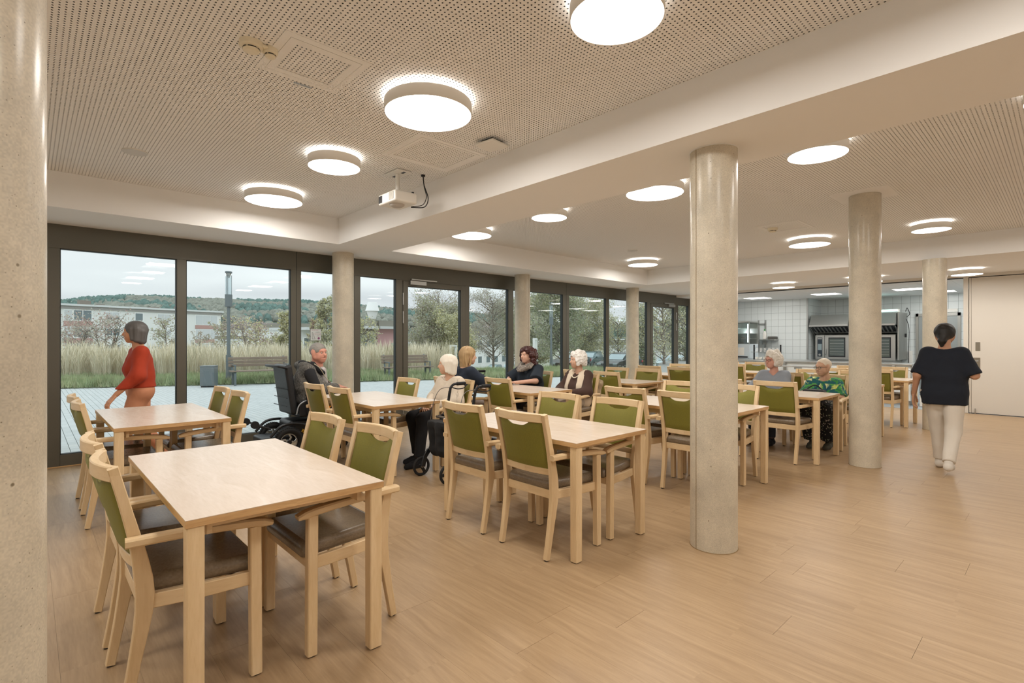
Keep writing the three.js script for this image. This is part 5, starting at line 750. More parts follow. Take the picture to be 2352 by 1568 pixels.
{ // woman in green leaf blouse
  const cv = document.createElement('canvas'); cv.width = cv.height = 512; const x = cv.getContext('2d'), r = rng(64); x.fillStyle = '#23646a'; x.fillRect(0, 0, 512, 512); for (let i = 0; i < 60; i++) { x.save(); x.translate(r() * 512, r() * 512); x.rotate(r() * 6.3); x.fillStyle = ['#3f8f4a', '#2a7a46', '#5aa552', '#1d5560'][i % 4]; x.beginPath(); x.ellipse(0, 0, 70 * (0.5 + r()), 16, 0, 0, 7); x.fill(); x.restore(); } for (let i = 0; i < 26; i++) { x.save(); x.translate(r() * 512, r() * 512); x.rotate(r() * 6.3); x.strokeStyle = ['#cfd67a', '#e0e2a0', '#b7cf6c'][i % 3]; x.lineWidth = 7; for (let k = -3; k <= 3; k++) { x.beginPath(); x.moveTo(0, 0); x.quadraticCurveTo(40, k * 8, 66 - Math.abs(k) * 6, k * 20); x.stroke(); } x.restore(); }
  const bt = new THREE.CanvasTexture(cv); bt.colorSpace = THREE.SRGBColorSpace; bt.wrapS = bt.wrapT = THREE.RepeatWrapping; bt.magFilter = THREE.LinearFilter; bt.repeat.set(2.4, 2.4);
  const c2 = document.createElement('canvas'); c2.width = c2.height = 256; const y = c2.getContext('2d'); y.fillStyle = '#17191d'; y.fillRect(0, 0, 256, 256); for (let i = 0; i < 130; i++) { y.fillStyle = ['#d8d4cc', '#a8a69e', '#6d7a5c'][i % 3]; y.beginPath(); y.ellipse(r() * 256, r() * 256, 5 + 4 * r(), 2 + 2 * r(), r() * 6, 0, 7); y.fill(); } const pt = new THREE.CanvasTexture(c2); pt.colorSpace = THREE.SRGBColorSpace; pt.wrapS = pt.wrapT = THREE.RepeatWrapping; pt.magFilter = THREE.LinearFilter; pt.repeat.set(3, 3);
  const J = sit({ head: 1.165, w: 0.155, lean: 0.03, el: [[0.02, 0.66, -0.22], [0.05, 0.66, 0.22]], wr: [[0.25, 0.70, -0.14], [0.27, 0.72, 0.16]], hd: [[0.9, 0.05, 0.5], [0.9, 0.05, -0.4]] }); J.an = [[0.16, 0.085, -0.12], [0.20, 0.085, 0.06]]; J.kn = [[0.34, 0.525, -0.14], [0.34, 0.525, 0.12]];
  person('seated woman with thin white hair, glasses and green leaf-patterned blouse', V(7.80, 0, 2.26), Math.PI, J, { yaw: 0.42, pitch: -0.08, hair: 'thin', hairM: hairMat(0xddd0bd), skin: [0.62, 0.38, 0.26], glasses: 0x3a3634, top: { name: 'leaf_blouse', mat: phy({ map: bt, roughness: 0.85 }), sleeve: 0.95, loose: 0.022, x: 0.014 }, pants: phy({ map: pt, roughness: 0.9 }), wide: 0.03, pantLen: 0.9, shoes: cloth(0x4b4a40), bust: 0.95, fat: 1.05, belly: 1.1, group: 'people seated at the tables' });
  const b = thing('handbag', 'black handbag on the green-bloused woman\'s lap', 'bag', V(7.50, 0.575, 2.27), Math.PI); part('bag_body', muv(new RoundedBoxGeometry(0.13, 0.2, 0.27, 3, 0.04).translate(0, 0.1, 0)), std({ color: 0x15161a, roughness: 0.5 }), b); part('bag_strap', muv(tube([[0, 0.19, -0.1], [-0.03, 0.25, 0], [0, 0.19, 0.1]], 0.008)), M.black, b);
}
{ // man in the powered wheelchair
  const dy = 0.09, J = sit({ head: 1.36, dy, w: 0.20, twist: 0.35, lean: 0.05, hx: 0.06, hz: 0.06, el: [[0.10, 0.84, -0.24], [-0.02, 0.80, 0.36]], wr: [[0.34, 0.80, -0.12], [0.26, 0.80, 0.22]], hd: [[0.9, -0.1, 0.5], [1, -0.1, -0.35]] }); J.an = [[0.40, 0.17, -0.12], [0.40, 0.17, 0.12]]; J.footY = [0.085, 0.085];
  const t = person('heavy-set man in grey melange hooded jacket sitting in a powered wheelchair', V(2.70, 0, 6.72), 0, J, { scale: 1.1, yaw: 1.2, tilt: 0.05, w: 1.08, jaw: 1.12, neck: 1.25, hair: 'short', hairM: hairMat(0x8a8680), skin: [0.63, 0.30, 0.22], fat: 1.32, belly: 1.22, top: { name: 'melange_jacket', mat: phy({ map: dataTex(256, 256, (u, v) => { const k = 62 + 70 * nz(u * 64, v * 64, 64, 64) * nz2(u * 32, v * 48, 32, 48) * 1.6; return [k, k * 0.97, k * 0.92]; }), roughness: 0.95 }), sleeve: 1.9, loose: 0.022, x: 0.02, fold: 0.011, extra: [[[-0.14, 1.09, -0.09], 0.05, [-0.14, 1.09, 0.1], 0.05]] }, pants: cloth(0x1c1d22), shoes: cloth(0x16171a), group: 'people seated at the tables' });
  t.getObjectByName('melange_jacket').material.map.repeat.set(4, 4);
  part('black_hood', muv(blob([[[-0.11, 1.11, -0.11], 0.04, [-0.13, 1.10, 0.02], 0.045], [[-0.13, 1.10, 0.02], 0.045, [-0.05, 1.09, 0.15], 0.04], [[-0.05, 1.09, 0.15], 0.04, [0.08, 0.99, 0.17], 0.03]], { k: 0.04, h: 0.01, bump: (a, b, d) => n3(a, b, d, 26) * 0.012 })), cloth(0x1d1d20), t);
  part('sleeve_panel', muv(blob([[P3(J.sh[1], J.el[1], 0.1), 0.079, P3(J.sh[1], J.el[1], 0.85), 0.0885]], { k: 0.02, h: 0.009, subs: [[add3(P3(J.sh[1], J.el[1], 0.5), [0.16, 0, -0.02]), [0.155, 0.4, 0.4]]] })), cloth(0x1b1b1e), t);
  part('lanyard', muv(tube([[-0.10, 1.15, 0.12], [0.0, 1.07, 0.23], [0.10, 0.93, 0.21], [0.22, 0.82, 0.17]], 0.005, 20, 6)), std({ color: 0xb8ab92, roughness: 0.7 }), t); part('undershirt', muv(blob([[[0.10, 1.02, 0.10], 0.05, [0.12, 0.86, 0.08], 0.06]], { k: 0.02, h: 0.01 })), cloth(0xb9b4b2), t);
}
{ // walking woman in navy
  const J = { hip: [[0, 0.84, -0.085], [0, 0.84, 0.085]], sh: [[0.02, 1.265, -0.15], [0.0, 1.265, 0.15]], head: [0.045, 1.47, 0], kn: [[0.12, 0.45, -0.07], [-0.04, 0.44, 0.08]], an: [[0.16, 0.085, -0.06], [-0.28, 0.13, 0.07]], footY: [0, 0.05], el: [[-0.05, 1.03, -0.225], [-0.02, 1.04, 0.25]], wr: [[0.03, 0.81, -0.27], [0.20, 1.02, 0.20]], hd: [[0.1, -1, -0.05], [1, 0.1, -0.3]], hu: [[0, 0, -1], [0, 1, 0]] };
  person('woman walking away in navy short-sleeved top and white trousers, dark hair tied back', V(7.28, 0, 0.93), 0, J, { hair: 'tied', hairM: hairMat(0x14110f), skin: [0.55, 0.30, 0.19], top: { name: 'navy_top', mat: cloth(0x141a26), sleeve: 0.98, loose: 0.016, x: 0.012, extra: [-0.09, 0, 0.09].map((z) => [[0.005, 1.1, z], 0.088, [-0.005, 0.71, z], 0.108, true]), cuts: [[[0, 0.715, 0], [0, -1, 0]]] }, pants: cloth(0xd8d0c4), pantLen: 0.97, shoes: cloth(0xd9d2c8), bust: 0.6, fat: 0.98, curl: 0.5, group: 'people walking through the room' });
}
{ // woman in red walking along the windows
  const J = { hip: [[0, 0.86, -0.08], [0, 0.86, 0.08]], sh: [[0.01, 1.275, -0.155], [0.01, 1.275, 0.155]], head: [0.05, 1.495, 0], kn: [[0.14, 0.46, -0.07], [-0.03, 0.45, 0.07]], an: [[0.2, 0.085, -0.07], [-0.26, 0.13, 0.06]], footY: [0, 0.05], el: [[0.05, 1.04, -0.23], [-0.08, 1.04, 0.22]], wr: [[0.24, 0.84, -0.22], [-0.04, 0.82, 0.24]], hd: [[0.6, -0.8, 0], [0.1, -1, 0]], hu: [[0.7, 0.6, -0.3], [0, 0, 1]] };
  person('woman in red jumper and salmon trousers walking past the first window', V(0.90, 0, 6.92), Math.PI, J, { yaw: 0.3, hair: 'bob', hairM: hairMat(0x5d5a58), skin: [0.62, 0.30, 0.17], top: { name: 'red_jumper', mat: cloth(0xa8381c), sleeve: 1.9, loose: 0.012, extra: [-0.07, 0.07].map((z) => [[0, 1.1, z], 0.1, [0, 0.88, z], 0.118, true]), cuts: [[[0, 0.90, 0], [0, -1, 0]]] }, pants: cloth(0xc98a68), shoes: cloth(0x8a4a38), bust: 0.8, group: 'people walking through the room' });
}
// ---------------------------------------------------------------- powered wheelchair
{
  const t = thing('powered_wheelchair', 'black powered wheelchair with high quilted back carrying the man', 'wheelchair', V(2.42, 0, 6.72)), blk = std({ color: 0x191a1d, roughness: 0.45 }), vin = phy({ color: 0x17181b, roughness: 0.42, bumpMap: rep(M.weave, 6, 6), bumpScale: 0.004 }), rimC = std({ color: 0xc9cbca, roughness: 0.3, metalness: 0.7 });
  part('base_cover', muv(new RoundedBoxGeometry(0.62, 0.2, 0.4, 3, 0.05).translate(0.02, 0.32, 0)), blk, t); part('chassis', boxAt(-0.38, 0.32, 0.16, 0.24, -0.18, 0.18, 0.02), blk, t); part('seat_cushion', muv(new RoundedBoxGeometry(0.5, 0.09, 0.5, 3, 0.035).translate(0.06, 0.5, 0)), vin, t);
  const bk = part('backrest', muv(new RoundedBoxGeometry(0.09, 0.62, 0.46, 4, 0.035).rotateZ(0.14).translate(-0.27, 0.80, 0)), vin, t); for (let k = 0; k < 5; k++) part('quilt_seam', boxAt(-0.34 + k * 0.006, -0.328 + k * 0.006, 0.6 + k * 0.1, 0.606 + k * 0.1, -0.22, 0.22), M.black, bk);
  part('push_bar', muv(tube([[-0.33, 1.07, -0.24], [-0.42, 1.09, -0.24], [-0.42, 1.09, 0.24], [-0.33, 1.07, 0.24]], 0.014, 30)), blk, t);
  for (const s of [-1, 1]) {
    const w = part('drive_wheel', muv(new THREE.TorusGeometry(0.142, 0.037, 14, 44).scale(1, 1, 1.25)), M.rubber, t); w.position.set(-0.11, 0.178, s * 0.275); for (let k = 0; k < 44; k++) { const b = boxAt(-0.004, 0.004, 0.172, 0.181, -0.04, 0.04); b.rotateZ(k / 44 * Math.PI * 2); part('tread_block', b, M.rubber, w); } part('rim', muv(new THREE.TorusGeometry(0.1, 0.009, 8, 36)), rimC, w); for (let k = 0; k < 5; k++) { const sp = sweep([[0, 0.015, s * 0.02], [0.02, 0.06, s * 0.025], [0, 0.1, s * 0.012]], 0.022, 0.01, [1, 0, 0], 0.003); sp.rotateZ(k * 1.2566); part('spoke', sp, rimC, w); } part('hub', muv(new THREE.CylinderGeometry(0.028, 0.028, 0.07, 16).rotateX(Math.PI / 2)), blk, w);
    part('fender', muv(tube([[-0.32, 0.26, s * 0.275], [-0.2, 0.375, s * 0.275], [-0.05, 0.395, s * 0.275], [0.12, 0.36, s * 0.27]], 0.017)), blk, t);
    const c = part('caster', muv(new THREE.TorusGeometry(0.065, 0.026, 10, 24)), M.rubber, t); c.position.set(0.38, 0.091, s * 0.2); part('caster_hub', muv(new THREE.CylinderGeometry(0.05, 0.05, 0.04, 16).rotateX(Math.PI / 2)), blk, c); part('caster_fork', boxAt(0.34, 0.4, 0.09, 0.25, s * 0.2 + 0.03, s * 0.2 + 0.045), blk, t);
    const a = part('anti_tip_wheel', muv(new THREE.CylinderGeometry(0.045, 0.045, 0.03, 18).rotateX(Math.PI / 2)), M.rubber, t); a.position.set(-0.46, 0.41, s * 0.17); part('anti_tip_arm', muv(rod([-0.46, 0.41, s * 0.17], [-0.28, 0.34, s * 0.17], 0.012)), blk, t);
    const sp = []; for (let k = 0; k <= 60; k++) { const q = k / 60, an = q * Math.PI * 12; sp.push([0.06 + 0.10 * q + Math.cos(an) * 0.018 * 0.6, 0.30 - 0.09 * q + Math.cos(an) * 0.018 * 0.6, s * 0.25 + Math.sin(an) * 0.02]); } part('yellow_spring', muv(tube(sp, 0.0055, 150, 6)), std({ color: 0xd9a520, roughness: 0.4 }), t);
    const pn = part('side_panel', muv(new RoundedBoxGeometry(0.44, 0.2, 0.03, 3, 0.014).translate(0.02, 0.57, s * 0.265)), blk, t); part('panel_pipe', muv(tube([[-0.24, 0.5, s * 0.285], [-0.2, 0.62, s * 0.285], [-0.05, 0.68, s * 0.285], [0.16, 0.665, s * 0.285]], 0.009)), std({ color: 0x9a9ea2, roughness: 0.4, metalness: 0.5 }), pn); const rf = new THREE.CylinderGeometry(0.036, 0.036, 0.01, 24); rf.rotateX(Math.PI / 2); part('orange_reflector', muv(rf.translate(0.16, 0.58, s * 0.285)), std({ color: 0xe98a1a, roughness: 0.3 }), pn);
    part('armrest', muv(new RoundedBoxGeometry(0.38, 0.045, 0.075, 2, 0.018).translate(0.06, 0.735, s * 0.3)), vin, t); part('arm_post', boxAt(-0.12, -0.08, 0.5, 0.72, s * 0.29 - 0.012, s * 0.29 + 0.012), blk, t);
    part('footplate', boxAt(0.34, 0.56, 0.07, 0.085, s * 0.02, s * 0.19, 0.004), blk, t); part('foot_hanger', muv(rod([0.3, 0.45, s * 0.12], [0.4, 0.085, s * 0.12], 0.014)), blk, t);
  }
  part('joystick_box', muv(new RoundedBoxGeometry(0.12, 0.05, 0.07, 2, 0.015).translate(0.3, 0.765, 0.3)), blk, t);
  for (const c of t.children) if (!/drive_wheel|fender|anti_tip|spring|chassis/.test(c.name)) c.position.x += 0.22;
}
// ---------------------------------------------------------------- rollators
{
  const g = new THREE.Group(), blk = std({ color: 0x1c1d20, roughness: 0.4, metalness: 0.3 }), bag = cloth(0x17181a, { bumpMap: rep(M.weave, 10, 10), bumpScale: 0.004 }), grey = std({ color: 0x77736c, roughness: 0.4, metalness: 0.5 });
  for (const s of [-1, 1]) {
    for (const [x, r, n] of [[0.30, 0.1, 'front_wheel'], [-0.27, 0.1, 'rear_wheel']]) { const w = part(n, muv(new THREE.TorusGeometry(r - 0.013, 0.014, 8, 32)), M.rubber, g); w.position.set(x, r, s * 0.235); for (let k = 0; k < 3; k++) { const q = boxAt(-0.016, 0.016, 0, r - 0.02, -0.008, 0.008, 0.004); q.rotateZ(k * 2.094 + 0.5); part('spoke', q, blk, w); } part('hub', muv(new THREE.CylinderGeometry(0.016, 0.016, 0.05, 12).rotateX(Math.PI / 2)), grey, w); }
    part('front_fork', sweep([[0.30, 0.1, s * 0.205], [0.275, 0.2, s * 0.205], [0.22, 0.26, s * 0.215]], 0.05, 0.02, [1, 0, 0], 0.005), blk, g);
    part('front_tube', muv(tube([[0.22, 0.25, s * 0.215], [0.1, 0.5, s * 0.215], [-0.02, 0.72, s * 0.215], [-0.05, 0.86, s * 0.215]], 0.015)), blk, g); part('rear_tube', muv(tube([[-0.27, 0.12, s * 0.22], [-0.18, 0.35, s * 0.22], [-0.02, 0.58, s * 0.215], [0.10, 0.60, s * 0.215]], 0.014)), blk, g);
    const h = part('handlebar', muv(tube([[-0.05, 0.84, s * 0.215], [-0.065, 0.90, s * 0.215], [-0.11, 0.93, s * 0.215], [-0.15, 0.93, s * 0.215]], 0.014)), blk, g); part('grip', muv(new THREE.CapsuleGeometry(0.019, 0.1, 4, 12).rotateZ(Math.PI / 2).translate(-0.2, 0.932, s * 0.215)), M.rubber, h); part('brake_lever', muv(tube([[-0.08, 0.895, s * 0.215], [-0.16, 0.875, s * 0.215], [-0.25, 0.885, s * 0.215], [-0.262, 0.905, s * 0.215], [-0.25, 0.912, s * 0.215]], 0.006)), blk, h);
    part('brake_cable', muv(tube([[-0.08, 0.90, s * 0.215], [0.08, 0.88, s * 0.22], [0.16, 0.70, s * 0.235], [0.18, 0.45, s * 0.235], [0.1, 0.3, s * 0.23]], 0.004, 30, 6)), grey, g);
  }
  part('seat', muv(new RoundedBoxGeometry(0.22, 0.025, 0.4, 2, 0.01).translate(-0.03, 0.615, 0)), blk, g); part('seat_bar', muv(rod([0.12, 0.6, -0.22], [0.12, 0.6, 0.22], 0.013)), grey, g); part('cross_bar', muv(rod([0.1, 0.3, -0.21], [-0.1, 0.3, 0.21], 0.012)), blk, g);
  part('shopping_bag', muv(blob([[[0.2, 0.55, -0.15], 0.06, [0.2, 0.55, 0.15], 0.06], [[0.17, 0.28, -0.14], 0.07, [0.17, 0.28, 0.14], 0.07], [[0.2, 0.55, -0.15], 0.065, [0.17, 0.28, -0.14], 0.075], [[0.2, 0.55, 0.15], 0.065, [0.17, 0.28, 0.14], 0.075], [[0.2, 0.5, 0], 0.08, [0.18, 0.3, 0], 0.09], [[0.1, 0.55, -0.13], 0.05, [0.1, 0.3, -0.12], 0.06], [[0.1, 0.55, 0.13], 0.05, [0.1, 0.3, 0.12], 0.06]], { k: 0.03, h: 0.011, cuts: [[[0, 0.575, 0], [0, 1, 0]]], bump: (a, b, d) => n3(a, b, d, 24) * 0.012 })), bag, g);
  const put = (a, b, turn, label) => { const c = g.clone(); c.name = numbered('rollator'); c.position.copy(V(a, 0, b)); c.rotation.y = turn; scene.add(c); tag(c, label, 'rollator', 'rollators'); };
  put(3.30, 4.37, Math.PI, 'black rollator with bag parked beside the woman in the cream jumper'); put(5.02, 6.5, Math.PI * 0.95, 'black rollator behind the table of the red-haired woman');
}
// ================================================================ sliding wall and serving kitchen
{
  const KH = 2.64, AB = 17.65, AL = 16.5, B1 = 5.17, bOn = (px, a) => { const t = (px - 1176) / 1194; return a * (0.7317 - t * 0.6817) / (0.6817 + t * 0.7317); }, yOn = (px, py, a) => { const b = bOn(px, a), d = 0.6817 * a + 0.7317 * b; return 1.4 - (py - 783) * d / 1194; };
  M.slide = std({ color: 0xd6d0c6, roughness: 0.55 }); M.steelDull = std({ color: 0xa9aaa6, roughness: 0.38, metalness: 0.85 }); M.tile = phy({ color: 0xe3e8e7, roughness: 0.22 }); M.grout = std({ color: 0xa9adab, roughness: 0.95 }); M.kfloor = std({ color: 0x9aa3aa, roughness: 0.5 }); M.nickel = std({ color: 0x8d8679, roughness: 0.4, metalness: 0.6 });
  { // sliding partition
    const w = struct('wall_sliding', boxB(AP, AP + 0.1, 0.012, 2.625, RB, 1.335), M.slide);
    part('top_track', boxB(AP - 0.01, AP + 0.12, 2.64, HS, RB, 6.4), M.slide, w); part('track_groove', boxB(AP + 0.01, AP + 0.09, 2.625, 2.642, RB, 6.4), M.black, w);
    part('panel_post', boxB(AP - 0.02, AP + 0.12, 0, 2.64, 1.345, 1.42, 0.004), M.slide, w); part('panel_joint', boxB(AP - 0.0015, AP, 0.012, 2.625, 1.30, 1.306), M.nickel, w); part('floor_gap', boxB(AP, AP + 0.1, 0, 0.012, RB, 1.335), M.black, w);
    part('pull_plate', boxB(AP - 0.004, AP, 1.21, 1.38, 1.175, 1.245, 0.003), M.nickel, w); const lk = part('lock_plate', boxB(AP - 0.005, AP, 0.87, 1.08, 1.175, 1.30, 0.003), M.nickel, w); part('lock_pull', boxB(AP - 0.009, AP - 0.004, 1.0, 1.03, 1.2, 1.27, 0.002), M.steel, lk); part('floor_bolt', boxB(AP - 0.02, AP, 0, 0.1, 1.24, 1.255), M.steel, w);
    struct('wall_beyond', boxB(AP, AP + 0.15, 0, HS, RB - 0.2, RB), M.white);
  }
  struct('floor_kitchen', boxB(AP, AB + 0.1, -0.15, 0, 0.4, BW + 0.1), M.kfloor);
  struct('wall_kitchen_stub', boxB(14.5, 14.66, 0, HS, 6.42, BW), M.white);
  const side = struct('wall_kitchen_side', boxB(AP + 0.1, AB + 0.2, 0, KH + 0.2, 0.25, 0.4), M.tile);
  const kc = struct('ceiling_kitchen', boxB(AP + 0.12, AB + 0.2, KH, KH + 0.12, 0.3, BW), M.white);
  { // ceiling panels of the kitchen
    const g = muv(new THREE.BoxGeometry(0.594, 0.006, 0.594)); for (let i = 0; i < 7; i++) for (let j = 0; j < 11; j++) { const m = part('ceiling_panel', g, M.white, kc); m.position.set(AP + 0.45 + i * 0.6, KH - 0.003, -(0.75 + j * 0.6)); }
  }
  { // tiled walls, each tile set on the grout bed
    const wl = struct('wall_tiled', boxB(AL + 0.006, AL + 0.3, 0, KH, B1, 7.64), M.grout), wb = struct('wall_tiled_recess', boxB(AB + 0.006, AB + 0.25, 0, KH, 0.4, B1 + 0.3), M.grout);
    const S = 0.2, g1 = muv(new RoundedBoxGeometry(0.008, S - 0.005, S - 0.005, 1, 0.002)), g2 = muv(new RoundedBoxGeometry(S - 0.005, S - 0.005, 0.008, 1, 0.002));
    for (let r = 0; r < 9; r++) { const y = KH - 0.1 - r * S; for (let k = 0; k < 11; k++) { const b = B1 + 0.1 + k * S; const m = part('tile', g1, M.tile, wl); m.position.set(AL + 0.003, y, -b); } for (let k = 0; k < 6; k++) { const m = part('tile', g2, M.tile, wl); m.position.set(AL + 0.1 + k * S, y, -(B1 - 0.003)); } for (let k = 0; k < 17; k++) { const b = B1 - 0.1 - k * S; const m = part('tile', g1, M.tile, wb); m.position.set(AB + 0.003, y, -b); } }
    part('corner_guard', boxB(AL - 0.012, AL + 0.03, 0, KH, B1 - 0.012, B1 + 0.03, 0.002), M.steel, wl); part('lower_tiles', boxB(AL, AL + 0.01, 0, KH - 1.8, B1, 7.64), M.tile, wl); part('lower_tiles', boxB(AB, AB + 0.01, 0, KH - 1.8, 0.4, B1), M.tile, wb);
  }
  { // serving counter with tray rail
    const t = thing('serving_counter', 'long stainless serving counter with tray rail in front of the kitchen', 'counter', V(0, 0, 0)); const b0 = 2.32, b1 = 6.4;
    part('worktop', boxB(13.95, 14.75, 0.86, 0.9, b0, b1, 0.006), M.steel, t); part('counter_front', boxB(14.0, 14.05, 0.1, 0.86, b0 + 0.02, b1), M.tile, t); part('plinth', boxB(14.05, 14.7, 0, 0.1, b0 + 0.05, b1), M.steelDull, t); part('counter_end', boxB(14.0, 14.75, 0.1, 0.86, b0, b0 + 0.03), M.tile, t);
    for (const [y, a] of [[0.78, 13.66], [0.78, 13.78]]) part('tray_rail', muv(rod([a, y, -b0], [a, y, -b1], 0.016, 0.016, 10)), M.steel, t);
    for (let k = 0; k < 5; k++) part('rail_bracket', boxB(13.62, 14.0, 0.72, 0.765, b0 + 0.4 + k * 0.9, b0 + 0.45 + k * 0.9, 0.003), M.steelDull, t);
    for (let k = 0; k < 6; k++) part('support', boxB(13.94, 13.99, 0.62, 0.86, b0 + 0.3 + k * 0.75, b0 + 0.36 + k * 0.75, 0.003), M.steelDull, t);
  }
  { const t = thing('back_counter', 'stainless back counter under the display cabinet', 'counter', V(0, 0, 0)); part('worktop', boxB(14.8, 15.45, 0.86, 0.9, 4.6, 7.4, 0.005), M.steel, t); part('cupboard_front', boxB(14.84, 15.45, 0, 0.86, 4.6, 7.4), M.steelDull, t); }
  const oven = (b, label, hoodLabel) => { // combi oven on its stand, hood above
    const t = thing('combi_oven', label, 'oven', V(AL + 0.25, 0, b), Math.PI / 2 * 0); const w = 0.86; // front faces -x
    const X = (x0, x1, y0, y1, z0, z1, r) => boxAt(x0, x1, y0, y1, z0, z1, r);
    part('stand', X(0.05, 0.75, 0, 0.86, -w / 2, w / 2), M.steelDull, t); part('oven_body', X(0.03, 0.8, 0.86, 1.58, -w / 2, w / 2, 0.01), M.steelDull, t);
    const cp = part('control_panel', X(0.0, 0.03, 0.88, 1.56, -w / 2, -w / 2 + 0.235, 0.004), M.steel, t); const px = part('control_display', X(-0.006, 0.0, 0.95, 1.5, -w / 2 + 0.055, -w / 2 + 0.185, 0.004), std({ color: 0x2f3a44, roughness: 0.3 }), cp); part('screen', X(-0.008, -0.005, 1.14, 1.32, -w / 2 + 0.07, -w / 2 + 0.17), std({ color: 0x8fa0a4, roughness: 0.3 }), cp); part('brand_strip', X(-0.008, -0.005, 1.455, 1.475, -w / 2 + 0.065, -w / 2 + 0.175), M.plasticWhite, cp); const kn = new THREE.CylinderGeometry(0.03, 0.03, 0.03, 16); kn.rotateZ(Math.PI / 2); kn.translate(-0.012, 1.005, -w / 2 + 0.12); part('dial', muv(kn), M.steel, cp);
    const dr = part('oven_door', X(0.0, 0.03, 0.88, 1.56, -w / 2 + 0.245, w / 2, 0.004), M.steel, t); part('door_window', X(-0.006, 0.001, 0.95, 1.5, -w / 2 + 0.34, w / 2 - 0.1, 0.02), M.black, dr); part('window_glass', X(-0.009, -0.005, 0.98, 1.47, -w / 2 + 0.365, w / 2 - 0.125, 0.0), std({ color: 0x67716e, roughness: 0.08, metalness: 0.3 }), dr); for (let k = 0; k < 6; k++) part('rack_line', X(-0.0105, -0.008, 1.03 + k * 0.075, 1.036 + k * 0.075, -w / 2 + 0.38, w / 2 - 0.14), M.steel, dr);
    part('door_handle', muv(sweep([[-0.01, 1.0, -w / 2 + 0.275], [-0.05, 1.04, -w / 2 + 0.275], [-0.05, 1.18, -w / 2 + 0.275]], 0.02, 0.016, [0, 0, 1], 0.004)), M.steel, dr);
    const h = thing('extractor_hood', hoodLabel, 'hood', V(AL + 0.25, 0, b)); const prof = new THREE.Shape([[-0.36, 1.82], [-0.36, 1.86], [-0.18, 2.14], [0.75, 2.14], [0.75, 1.6], [0.72, 1.6], [0.1, 1.62], [0.06, 1.7]].map((p) => new THREE.Vector2(...p))); const hg = new THREE.ExtrudeGeometry(prof, { depth: w + 0.1, bevelEnabled: false }); hg.translate(0, 0, -(w + 0.1) / 2); part('hood_shell', muv(hg), M.steelDull, h);
    part('hood_lip', X(-0.375, -0.345, 1.81, 1.85, -w / 2 - 0.055, w / 2 + 0.055, 0.003), M.steel, h); for (const s of [-1, 1]) part('hood_cheek', (() => { const q = new THREE.Shape([[-0.35, 1.83], [0.12, 1.56], [0.2, 1.56], [0.2, 1.83]].map((p) => new THREE.Vector2(...p))); const e = new THREE.ExtrudeGeometry(q, { depth: 0.012, bevelEnabled: false }); e.translate(0, 0, s * (w / 2 + 0.044) - 0.006); return muv(e); })(), M.steelDull, h);
    const fl = part('filter_panel', muv(sweep([[-0.3, 1.8, 0], [0.05, 1.66, 0]], w, 0.02, [0, 0, 1], 0.001)), M.black, h); for (let k = 0; k < 9; k++) part('filter_slat', muv(sweep([[-0.3, 1.785, -w / 2 + 0.06 + k * 0.092], [0.05, 1.645, -w / 2 + 0.06 + k * 0.092]], 0.04, 0.012, [0, 0, 1], 0.002)), M.steelDull, h);
    return [t, h];
  };
  oven(bOn(1911, AL + 0.25), 'stainless combi oven with dark control strip behind the green-bloused woman', 'sloping stainless extractor hood over the fully visible oven'); oven(bOn(1911, AL + 0.25) - 1.05, 'second stainless combi oven mostly hidden by the second column', 'extractor hood carrying the cyan light tube');
  { const bo = bOn(1911, AL + 0.25) - 1.05 - 0.5; const t = thing('steel_side_panel', 'stainless side panel closing the oven row beside the tiled wall', 'panel', V(AL + 0.2, 0, bo)); part('sheet', boxAt(-0.1, 0.95, 0.9, 2.16, 0, 0.03, 0.003), M.steelDull, t); part('switch_box', boxAt(0.62, 0.7, 1.5, 1.6, 0.03, 0.06, 0.004), M.black, t);
    const c = thing('power_cable', 'black cable hanging down beside the stainless side panel', 'cable', V(AL + 0.2, 0, bo)); part('lead', cat([muv(tube([[0.6, 2.2, 0.05], [0.72, 2.3, 0.06], [0.8, 2.25, 0.07], [0.95, 2.15, 0.08], [0.7, 2.05, 0.06]], 0.008)), muv(tube([[0.66, 2.0, 0.05], [0.82, 1.8, 0.08], [0.82, 1.2, 0.08], [0.82, 0.7, 0.08]], 0.008))]), M.black, c);
    const u = thing('light_tube', 'cyan glowing light tube on top of the second hood', 'lamp', V(AL + 0.3, 2.2, bo + 0.9)); part('tube_housing', boxAt(-0.05, 0.05, -0.03, 0.045, -0.2, 0.9), M.plasticWhite, u); part('tube', boxAt(-0.075, -0.05, -0.02, 0.035, -0.15, 0.88, 0.01), std({ color: 0xffffff, emissive: new THREE.Color(0.45, 0.9, 0.85) }), u);
    const pl = new THREE.PointLight(new THREE.Color(0.5, 1, 0.95), 0.15); pl.position.set(-0.15, 0, 0.4); u.add(pl); }
  { const t = thing('display_cabinet', 'glazed refrigerated display cabinet on the counter end', 'display cabinet', V(15.1, 0.9, bOn(1697, 15.1))); const w = 0.86; part('cabinet_base', boxAt(-0.3, 0.3, 0, 0.42, -w / 2, w / 2, 0.01), std({ color: 0xc9d4da, roughness: 0.4 }), t); part('top_panel', boxAt(-0.3, 0.3, 1.02, 1.06, -w / 2, w / 2, 0.005), M.steelDull, t); for (const x of [-0.29, 0.29]) for (const z of [-w / 2 + 0.015, w / 2 - 0.015]) part('corner_post', boxAt(x - 0.012, x + 0.012, 0.42, 1.02, z - 0.012, z + 0.012), M.steelDull, t);
